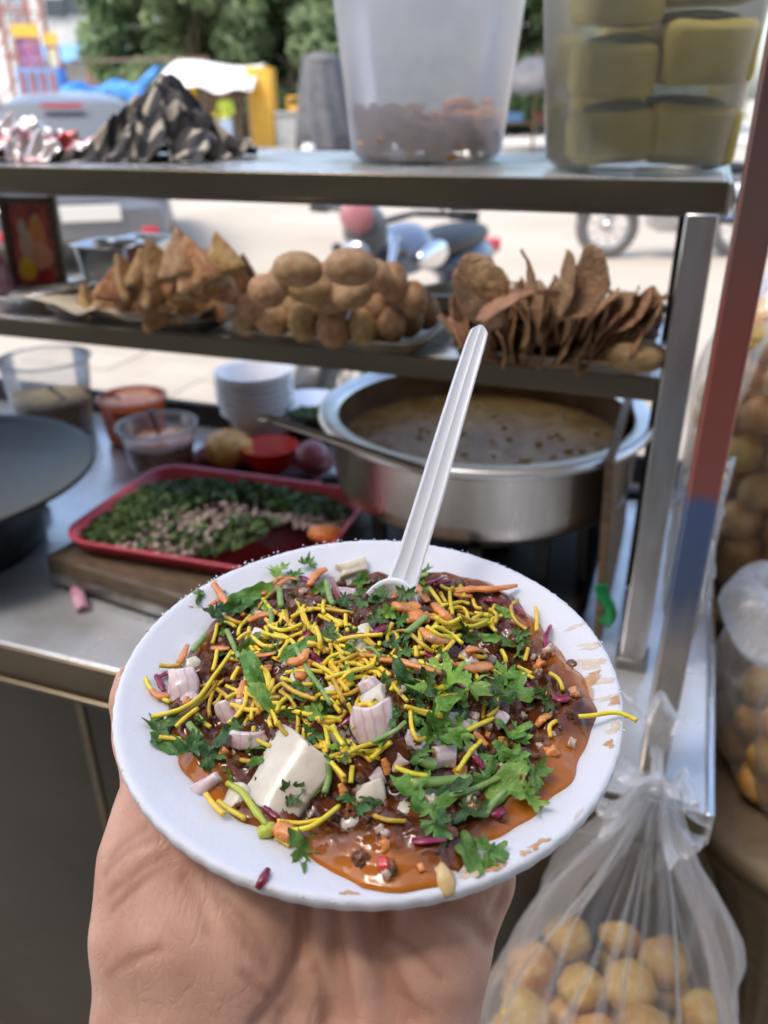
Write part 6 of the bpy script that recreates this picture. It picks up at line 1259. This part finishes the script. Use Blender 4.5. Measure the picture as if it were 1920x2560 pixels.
# -- lentils, tomato, chickpeas showing through the gravy
for px, py, r_, m in [(*Z2(650, 290), (.0040, .0026, .0034), 'lentil'), (*Z2(850, 610), (.0044, .0028, .0036), 'lentil'), (*Z1(1150, 430), (.0056, .0046, .0042), 'lentil'), (*Z4(335, 850), (.0034, .0028, .0028), 'tomato'), (*Z2(1280, 740), (.0036, .0028, .0026), 'lentil'), (*Z1(1290, 760), (.0038, .003, .003), 'lentil'), (*Z4(650, 930), (.0060, .0036, .0030), 'chickpea')]:
    r_ = tuple(t * .72 for t in r_); o = MB().sphere((0, 0, 0), r_, 16, 10, fn=lambda v: 1 + .22 * fbm(v * 2 + Vector((px, 0, 0)))).build('lentil' if m == 'lentil' else ('tomato_bit' if m == 'tomato' else 'chickpea'), MATS[m], chaat); put(o, hit(px, py) + Vector((0, 0, -.0004)), (lr.uniform(-.5, .5), lr.uniform(-.5, .5), lr.uniform(0, 3)))
# -- sauce smears on the rim
def smear(px, py, rx, ry, ang, h=.0004, m='sauce_film'):
    c_ = plane_hit(px, py, -.002); n = 26; P = []; k = .28 / FPX; rx, ry = rx * k, ry * k; ph = lr.uniform(0, 6)
    def pt(q, a_):
        f = q * (1 + .28 * math.sin(3 * a_ + ph) + .16 * math.sin(5 * a_ + 2 * ph) + .12 * math.sin(9 * a_)); x, y = rx * f * math.cos(a_), ry * f * math.sin(a_); x, y = x * math.cos(R(ang)) - y * math.sin(R(ang)) + c_[0], x * math.sin(R(ang)) + y * math.cos(R(ang)) + c_[1]
        r0 = math.hypot(x, y)
        if r0 > .0842: x, y = x * .0842 / r0, y * .0842 / r0; r0 = .0842
        th = math.atan2(y, x); wav = .0006 * math.sin(2 * th + .6) * (r0 / .085) ** 3 + .0003 * math.sin(5 * th) * (r0 / .085) ** 3
        return (x, y, plate_z(r0) + wav + .00012 + h * (1 - q * q) - (.0006 if q == 1 else 0))
    P = [pt(0, 0)] + [pt(q, 2 * math.pi * i / n) for q in (.35, .7, .9, 1) for i in range(n)]; F = [(0, 1 + i, 1 + (i + 1) % n) for i in range(n)]
    for j in range(3):
        for i in range(n): a_, b_ = 1 + j * n, 1 + (j + 1) * n; F.append((a_ + i, b_ + i, b_ + (i + 1) % n, a_ + (i + 1) % n))
    o = MB().add(P, F).build('sauce_smear', MATS[m], chaat); at_ = o.data.attributes.new('fade', 'FLOAT', 'POINT'); at_.data.foreach_set('value', [1.0] + [v_ for v_ in (.95, .7, .35, 0) for _ in range(n)])
mat('sauce_film', (.58, .24, .05), .2, col2=(.70, .36, .10), scale=300, coat=.5, sss=.3); mat('sauce_stain', (.74, .54, .30), .3, col2=(.80, .66, .46), scale=260)
def soak(name, k0):
    nt = MATS[name].node_tree; L = nt.links.new; at = nt.nodes.new('ShaderNodeAttribute'); at.attribute_name = 'fade'; nz = nt.nodes.new('ShaderNodeTexNoise'); nz.inputs['Scale'].default_value = 420; tc = nt.nodes.new('ShaderNodeTexCoord'); L(tc.outputs['Object'], nz.inputs['Vector'])
    ad = nt.nodes.new('ShaderNodeMath'); ad.operation = 'MULTIPLY_ADD'; ad.inputs[1].default_value = .5; ad.inputs[2].default_value = -.27; L(nz.outputs['Fac'], ad.inputs[0]); sm2 = nt.nodes.new('ShaderNodeMath'); sm2.operation = 'ADD'; sm2.use_clamp = True; L(at.outputs['Fac'], sm2.inputs[0]); L(ad.outputs[0], sm2.inputs[1]); ml = nt.nodes.new('ShaderNodeMath'); ml.operation = 'MULTIPLY'; ml.inputs[1].default_value = k0; L(sm2.outputs[0], ml.inputs[0]); L(ml.outputs[0], nt.nodes['Principled BSDF'].inputs['Alpha'])
soak('sauce_film', .8); soak('sauce_stain', .55)
for a_ in [(*Z2(1400, 522), 26, 14, 10), (*Z2(1300, 545), 40, 6, 6, .0001, 'sauce_stain'), (*Z2(1490, 650), 26, 20, -40), (*Z2(1420, 655), 60, 14, -5, .0001, 'sauce_stain'), (*Z2(1390, 740), 60, 22, -10, .0001, 'sauce_stain'), (*Z2(1410, 790), 14, 7, 0), (*Z2(1330, 860), 45, 55, -30), (*Z2(1450, 840), 60, 12, -8, .0001, 'sauce_stain'), (*Z2(1560, 960), 26, 34, -60), (*Z2(1500, 935), 50, 10, 0, .0001, 'sauce_stain'), (*Z2(1530, 1110), 18, 30, -70, .0002, 'sauce_stain'), (*Z4(1500, 235), 12, 16, 0, .0002), (*Z4(1060, 805), 14, 8, 20), (*Z4(1110, 775), 12, 10, 0), (*Z4(1150, 745), 22, 7, 20), (*Z4(900, 885), 20, 10, 10), (*Z4(840, 880), 50, 14, 15, .0001, 'sauce_stain'), (*Z4(780, 915), 26, 12, 0, .0001, 'sauce_stain'), (*Z4(945, 868), 10, 6, 0), (*Z4(1330, 620), 36, 5, 55, .0001, 'sauce_stain'), (*Z4(150, 1008), 22, 6, 0, .0002), (*Z1(660, 292), 26, 12, 30, .0002, 'sauce_stain'), (*Z1(548, 432), 9, 4, 0, .0002)]:
    smear(*a_)

# ------------------------------------------------------------------ plastic spoon standing in the chaat
spn = thing('plastic_spoon', 'white plastic spoon standing upright in the chaat', 'spoon', D(985, 1500, .304))
O = D(985, 1500, .304)
ctr = [(992, 1500, .3035), (1008, 1450, .3045), (1030, 1385, .3065), (1075, 1240, .311), (1110, 1120, .315), (1150, 985, .320), (1185, 870, .325), (1198, 830, .3265), (1203, 812, .327)]
wid = [84, 76, 69, 66, 62, 56, 50, 44, 8]
rows = []; CP = catmull([D(*c_) - O for c_ in ctr], 40); WP = np.interp(np.linspace(0, 1, 41), np.linspace(0, 1, len(wid)), wid)
sect = [(-.5, -.10), (-.5, .05), (-.42, .07), (-.32, .02), (-.10, .015), (0, .05), (.10, .015), (.32, .02), (.42, .07), (.5, .05), (.5, -.10), (0, -.06)]
mb = MB(); P = []
for i, c_ in enumerate(CP):
    t_ = (CP[min(i + 1, 40)] - CP[max(i - 1, 0)]).normalized(); vw = -(Vector(O) + c_ - Vector(CAM)).normalized(); sd = t_.cross(vw).normalized(); sd = (sd + .18 * Vector((0, 1, 0))).normalized(); nn = sd.cross(t_).normalized(); d_ = (Vector(O) + c_ - Vector(CAM)).dot(Vector(FWD)); w = WP[i] * d_ / FPX
    for x, z in sect: P.append(c_ + sd * (x * w) + nn * (z * min(w, .008) * 1.5))
ns = len(sect); F = [(i * ns + k, i * ns + (k + 1) % ns, (i + 1) * ns + (k + 1) % ns, (i + 1) * ns + k) for i in range(40) for k in range(ns)]; F.append(tuple(range(ns))[::-1]); F.append(tuple(40 * ns + k for k in range(ns)))
mb.add(P, F).build('handle', MATS['white_plastic'], spn, bevel=.0004)
A = D(1000, 1478, .302) - O; B = D(925, 1500, .296) - O
mb = MB()
def bowlf(s, t):
    th = 2 * math.pi * s; ax = Vector(B - A); L_ = .017; axn = ax.normalized(); axn = (axn + Vector((0, -.1, -2.0))).normalized(); sdv = axn.cross(Vector((.1, -.3, 1))).normalized(); nn = sdv.cross(axn)
    return Vector(A) + axn * (L_ * .75 + L_ * t * math.cos(th)) + sdv * (.0115 * t * math.sin(th)) - nn * (.0045 * (1 - t ** 2.2)) + nn * .003
mb.grid(bowlf, 40, 10, wrap=True); mb.build('bowl', MATS['white_plastic'], spn, solid=.0012)

# ------------------------------------------------------------------ the hand under the plate (millimetres, then scaled)
HO = np.array([0, .150, 1.190])
hlo, hhi, hh = (-116, -128, -196), (60, 164, 38), 1.3
(X, Y, Z), dims = grid3(hlo, hhi, hh)
def chain(F, pts, k):
    G = None
    for (a_, r1), (b_, r2) in zip(pts[:-1], pts[1:]):
        d = sd_cone(X, Y, Z, a_, b_, r1, r2); G = d if G is None else smin(G, d, 5)
    return G if F is None else smin(F, G, k)
H = None
def V3(px, py, dep): return tuple((D(px, py, dep) - HO) * 1000)
# deep filler of the palm and wrist
H = chain(H, [((-42, -135, -205), 27), ((-40, -92, -140), 26), (V3(640, 2850, .262), 26), (V3(700, 2560, .262), 24), (V3(740, 2300, .266), 20), ((-34, 40, -17), 13), ((-46, 62, -6), 12)], 8)
H = chain(H, [((-26, -135, -205), 28), ((-24, -92, -140), 26), (V3(760, 2850, .262), 24), (V3(820, 2560, .258), 20), (V3(840, 2300, .262), 18), ((-20, 40, -17), 13), ((-22, 66, -5), 12)], 8)
H = chain(H, [((-14, -135, -205), 26), ((-10, -92, -140), 24), (V3(880, 2850, .258), 22), (V3(950, 2560, .252), 17), (V3(960, 2300, .256), 16), ((4, 38, -15), 13), ((2, 62, -5), 11.5)], 8)
# thenar mound (broad and rather flat on top) and thumb
TN = None
for (pts_) in ([(V3(420, 2850, .244), 18), (V3(398, 2560, .2425), 17.5), (V3(394, 2330, .2455), 17.5), (V3(405, 2150, .2520), 17), (V3(432, 2010, .2600), 15), ((-72, 44, -8), 13)],
               [(V3(540, 2850, .242), 18), (V3(515, 2560, .2405), 18), (V3(515, 2330, .2435), 18), (V3(510, 2150, .2540), 17), ((-62, 36, -12), 13)],
               [(V3(600, 2850, .243), 16), (V3(585, 2560, .2405), 15.5), (V3(628, 2390, .2410), 15.5), (V3(640, 2260, .2450), 15), ((-38, 34, -12), 12)]):
    for (p_, r1_), (q_, r2_) in zip(pts_[:-1], pts_[1:]):
        d = sd_cone(X, Y, Z, p_, q_, r1_, r2_); TN = d if TN is None else smin(TN, d, 9)
H = smin(H, TN, 3.0)
H = chain(H, [((-66, 30, -12), 16), ((-76, 54, -3), 12.5), ((-84, 72, 11), 10.5), ((-87.5, 80, 21), 9.0), ((-89, 84, 26), 6.5)], 6)
# folds of skin across the hollow of the palm
H = chain(H, [((-16, 34, -10), 9), (V3(800, 2270, .2410), 8.0), (V3(797, 2420, .2390), 8.2), (V3(740, 2560, .2365), 9.0), (V3(640, 2700, .236), 10)], 2.6)
H = chain(H, [((-6, 34, -10), 9), (V3(873, 2270, .2405), 7.6), (V3(902, 2420, .2375), 8.6), (V3(925, 2560, .2350), 10), (V3(880, 2720, .236), 12)], 2.6)
# hypothenar pad and root of the little finger
H = chain(H, [((24, 52, -5), 11), (V3(1170, 2190, .2465), 13), (V3(1105, 2270, .2450), 16.5), (V3(1078, 2400, .2425), 16.0), (V3(1055, 2560, .2405), 15.6), (V3(990, 2800, .243), 18)], 3.2)
# fingers under the plate
FN = [((-46, 62, -6), 12, (-50, 98, -3), 9.8, (-50, 122, 2), 8.8, (-48, 139, 7), 7.6), ((-22, 66, -5), 12, (-23, 106, -2), 10, (-23, 132, 2), 9, (-22, 150, 7), 7.8), ((2, 62, -5), 11.5, (4, 100, -3), 9.6, (5, 124, 1), 8.6, (6, 142, 6), 7.4), ((25, 50, -4), 11, (31, 80, -3), 8.6, (33, 99, 1), 7.8, (34, 114, 5), 6.8)]
for f in FN: H = chain(H, [(f[i], f[i + 1]) for i in range(0, 8, 2)], 3.5)
H = np.ascontiguousarray(np.broadcast_to(H, dims)).astype(np.float32).copy()
# the palm stays below the foam plate
pn = -e3; pd = (HO - PCN) @ e3 * 1000
PLN = (X * e3[0] + Y * e3[1] + Z * e3[2]) + pd       # height over the rim plane, mm
rr_ = np.sqrt((X - (PCN[0] - HO[0]) * 1000) ** 2 + (Y - (PCN[1] - HO[1]) * 1000) ** 2)
lim = np.interp(rr_.ravel(), np.array(PR) * 1000, np.array(PZ) * 1000 - 3.6).reshape(rr_.shape)
H = np.where(rr_ < 86.5, np.maximum(H, PLN - lim), H).astype(np.float32)
def hand_hit(px, py):
    d = ray(px, py); o = (CAM - HO) * 1000; d = d / np.linalg.norm(d); t = 150.0
    for i in range(500):
        p = o + d * t; g = ((p - np.array(hlo)) / hh).astype(int)
        if (g >= 0).all() and (g < np.array(dims)).all() and H[g[0], g[1], g[2]] < .3: return p
        t += .6
    return None
Z5 = lambda x, y: (200 + .675 * x, 1900 + .675 * y)
CRL = []
def crease(pts, depth, width, raw=False):
    global H
    P = [hand_hit(*(p if raw else Z5(*p))) for p in pts]; P = [p for p in P if p is not None]
    if len(P) < 2: return
    P = np.array([tuple(v) for v in catmull(P, 4 * len(P))]); lo_ = P.min(0) - width * 3; hi_ = P.max(0) + width * 3
    i0 = np.maximum(((lo_ - np.array(hlo)) / hh).astype(int), 0); i1 = np.minimum(((hi_ - np.array(hlo)) / hh).astype(int) + 2, dims)
    sx = slice(i0[0], i1[0]); sy = slice(i0[1], i1[1]); sz = slice(i0[2], i1[2]); x, y, z = X[sx], Y[:, sy], Z[:, :, sz]; dm = None
    for k, (a_, b_) in enumerate(zip(P[:-1], P[1:])):
        d = sd_cone(x, y, z, a_, b_, 0, 0); dm = d if dm is None else np.minimum(dm, d)
    CRL.append((P, width))
    H[sx, sy, sz] += depth * np.exp(-(dm / width) ** 2)
crease([(835, 520), (828, 600), (815, 700), (780, 800), (720, 900), (650, 985)], 6.5, 1.6)
crease([(945, 530), (948, 620), (955, 700), (975, 820), (1000, 985)], 3.4, 2.0)
crease([(1045, 530), (1070, 620), (1105, 720), (1160, 820), (1230, 960)], 3.4, 2.4)
crease([(1330, 515), (1440, 590), (1510, 670)], 3.4, 2.2)
crease([(1590, 440), (1560, 520), (1540, 560)], 1.6, 1.8)
for ln in ([(480, 440), (560, 600), (650, 720)], [(540, 520), (640, 640), (690, 770)], [(90, 420), (180, 330), (280, 290)], [(110, 500), (230, 400), (330, 340)], [(120, 560), (240, 440), (330, 380)], [(110, 360), (190, 280), (240, 250)], [(110, 790), (200, 735), (290, 700)], [(600, 790), (700, 870), (740, 930)], [(380, 430), (440, 540), (470, 640)], [(1120, 640), (1230, 700), (1330, 800)], [(1180, 850), (1300, 930)], [(870, 760), (900, 860), (905, 960)]):
    crease(ln, .6, 1.1)
P, Fq = surface_nets(H, hlo, hh); P = P / 1000
def skin_mat():
    m = mat('skin', (.49, .245, .168), .46, col2=(.64, .375, .27), scale=55, detail=6, lo=.30, hi=.70, sss=.2, ssr=(1, .45, .3), spec=.4); nt = m.node_tree; b_ = nt.nodes['Principled BSDF']; L = nt.links.new; b_.inputs['Subsurface Scale'].default_value = .003
    tc = nt.nodes.new('ShaderNodeTexCoord'); prev = None
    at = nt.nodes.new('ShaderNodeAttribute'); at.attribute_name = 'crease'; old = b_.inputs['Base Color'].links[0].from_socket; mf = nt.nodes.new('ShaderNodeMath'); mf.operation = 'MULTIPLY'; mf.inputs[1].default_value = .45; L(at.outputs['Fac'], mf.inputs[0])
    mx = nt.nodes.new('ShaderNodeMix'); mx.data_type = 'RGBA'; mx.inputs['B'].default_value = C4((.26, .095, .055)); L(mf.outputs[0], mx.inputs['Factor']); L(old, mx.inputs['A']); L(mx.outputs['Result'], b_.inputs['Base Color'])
    mpv = nt.nodes.new('ShaderNodeMapping'); mpv.inputs['Rotation'].default_value = (0, 0, .7); mpv.inputs['Scale'].default_value = (1, .35, .6); L(tc.outputs['Object'], mpv.inputs[0])
    nzw = nt.nodes.new('ShaderNodeTexNoise'); nzw.inputs['Scale'].default_value = 60; L(tc.outputs['Object'], nzw.inputs['Vector'])
    vm = nt.nodes.new('ShaderNodeVectorMath'); vm.operation = 'MULTIPLY_ADD'; vm.inputs[1].default_value = (.008, .008, .008); L(nzw.outputs['Color'], vm.inputs[0]); L(mpv.outputs[0], vm.inputs[2])
    for sc_, st_, ds in ((130, .16, .0006), (460, .24, .0003)):
        v = nt.nodes.new('ShaderNodeTexVoronoi'); v.feature = 'DISTANCE_TO_EDGE'; v.inputs['Scale'].default_value = sc_; L(vm.outputs[0], v.inputs['Vector'])
        cl_ = nt.nodes.new('ShaderNodeMapRange'); cl_.inputs[1].default_value = 0; cl_.inputs[2].default_value = .12; L(v.outputs['Distance'], cl_.inputs[0])
        bp = nt.nodes.new('ShaderNodeBump'); bp.inputs['Strength'].default_value = st_; bp.inputs['Distance'].default_value = ds; L(cl_.outputs[0], bp.inputs['Height'])
        if prev: L(prev, bp.inputs['Normal'])
        prev = bp.outputs[0]
    wv = nt.nodes.new('ShaderNodeTexWave'); wv.inputs['Scale'].default_value = 520; wv.inputs['Distortion'].default_value = 6; wv.inputs['Detail Scale'].default_value = .4; L(tc.outputs['Object'], wv.inputs['Vector'])
    bp = nt.nodes.new('ShaderNodeBump'); bp.inputs['Strength'].default_value = .10; bp.inputs['Distance'].default_value = .0002; L(wv.outputs['Fac'], bp.inputs['Height']); L(prev, bp.inputs['Normal']); L(bp.outputs[0], b_.inputs['Normal'])
skin_mat()
hand = thing('hand', 'bare left hand held palm up under the foam plate', 'hand', HO)
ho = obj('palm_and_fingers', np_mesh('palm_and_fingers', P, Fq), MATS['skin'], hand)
sm_ = ho.modifiers.new('smooth', 'SMOOTH'); sm_.iterations = 2; sm_.factor = .5
PV = (P * 1000).astype(np.float32); cv = np.zeros(len(PV), np.float32)
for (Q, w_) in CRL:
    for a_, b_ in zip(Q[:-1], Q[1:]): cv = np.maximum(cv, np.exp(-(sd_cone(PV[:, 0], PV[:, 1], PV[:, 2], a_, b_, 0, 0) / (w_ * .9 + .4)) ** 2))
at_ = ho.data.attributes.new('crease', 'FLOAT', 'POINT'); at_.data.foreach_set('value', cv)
# thumb nail
mat('nail', (.55, .36, .28), .25, coat=.3)
nl = MB().sphere((0, 0, 0), (.0052, .0022, .0065), 14, 9).build('thumb_nail', MATS['nail'], hand); put(nl, (-.0925, .0885, .0245), (R(30), R(-15), R(35)))
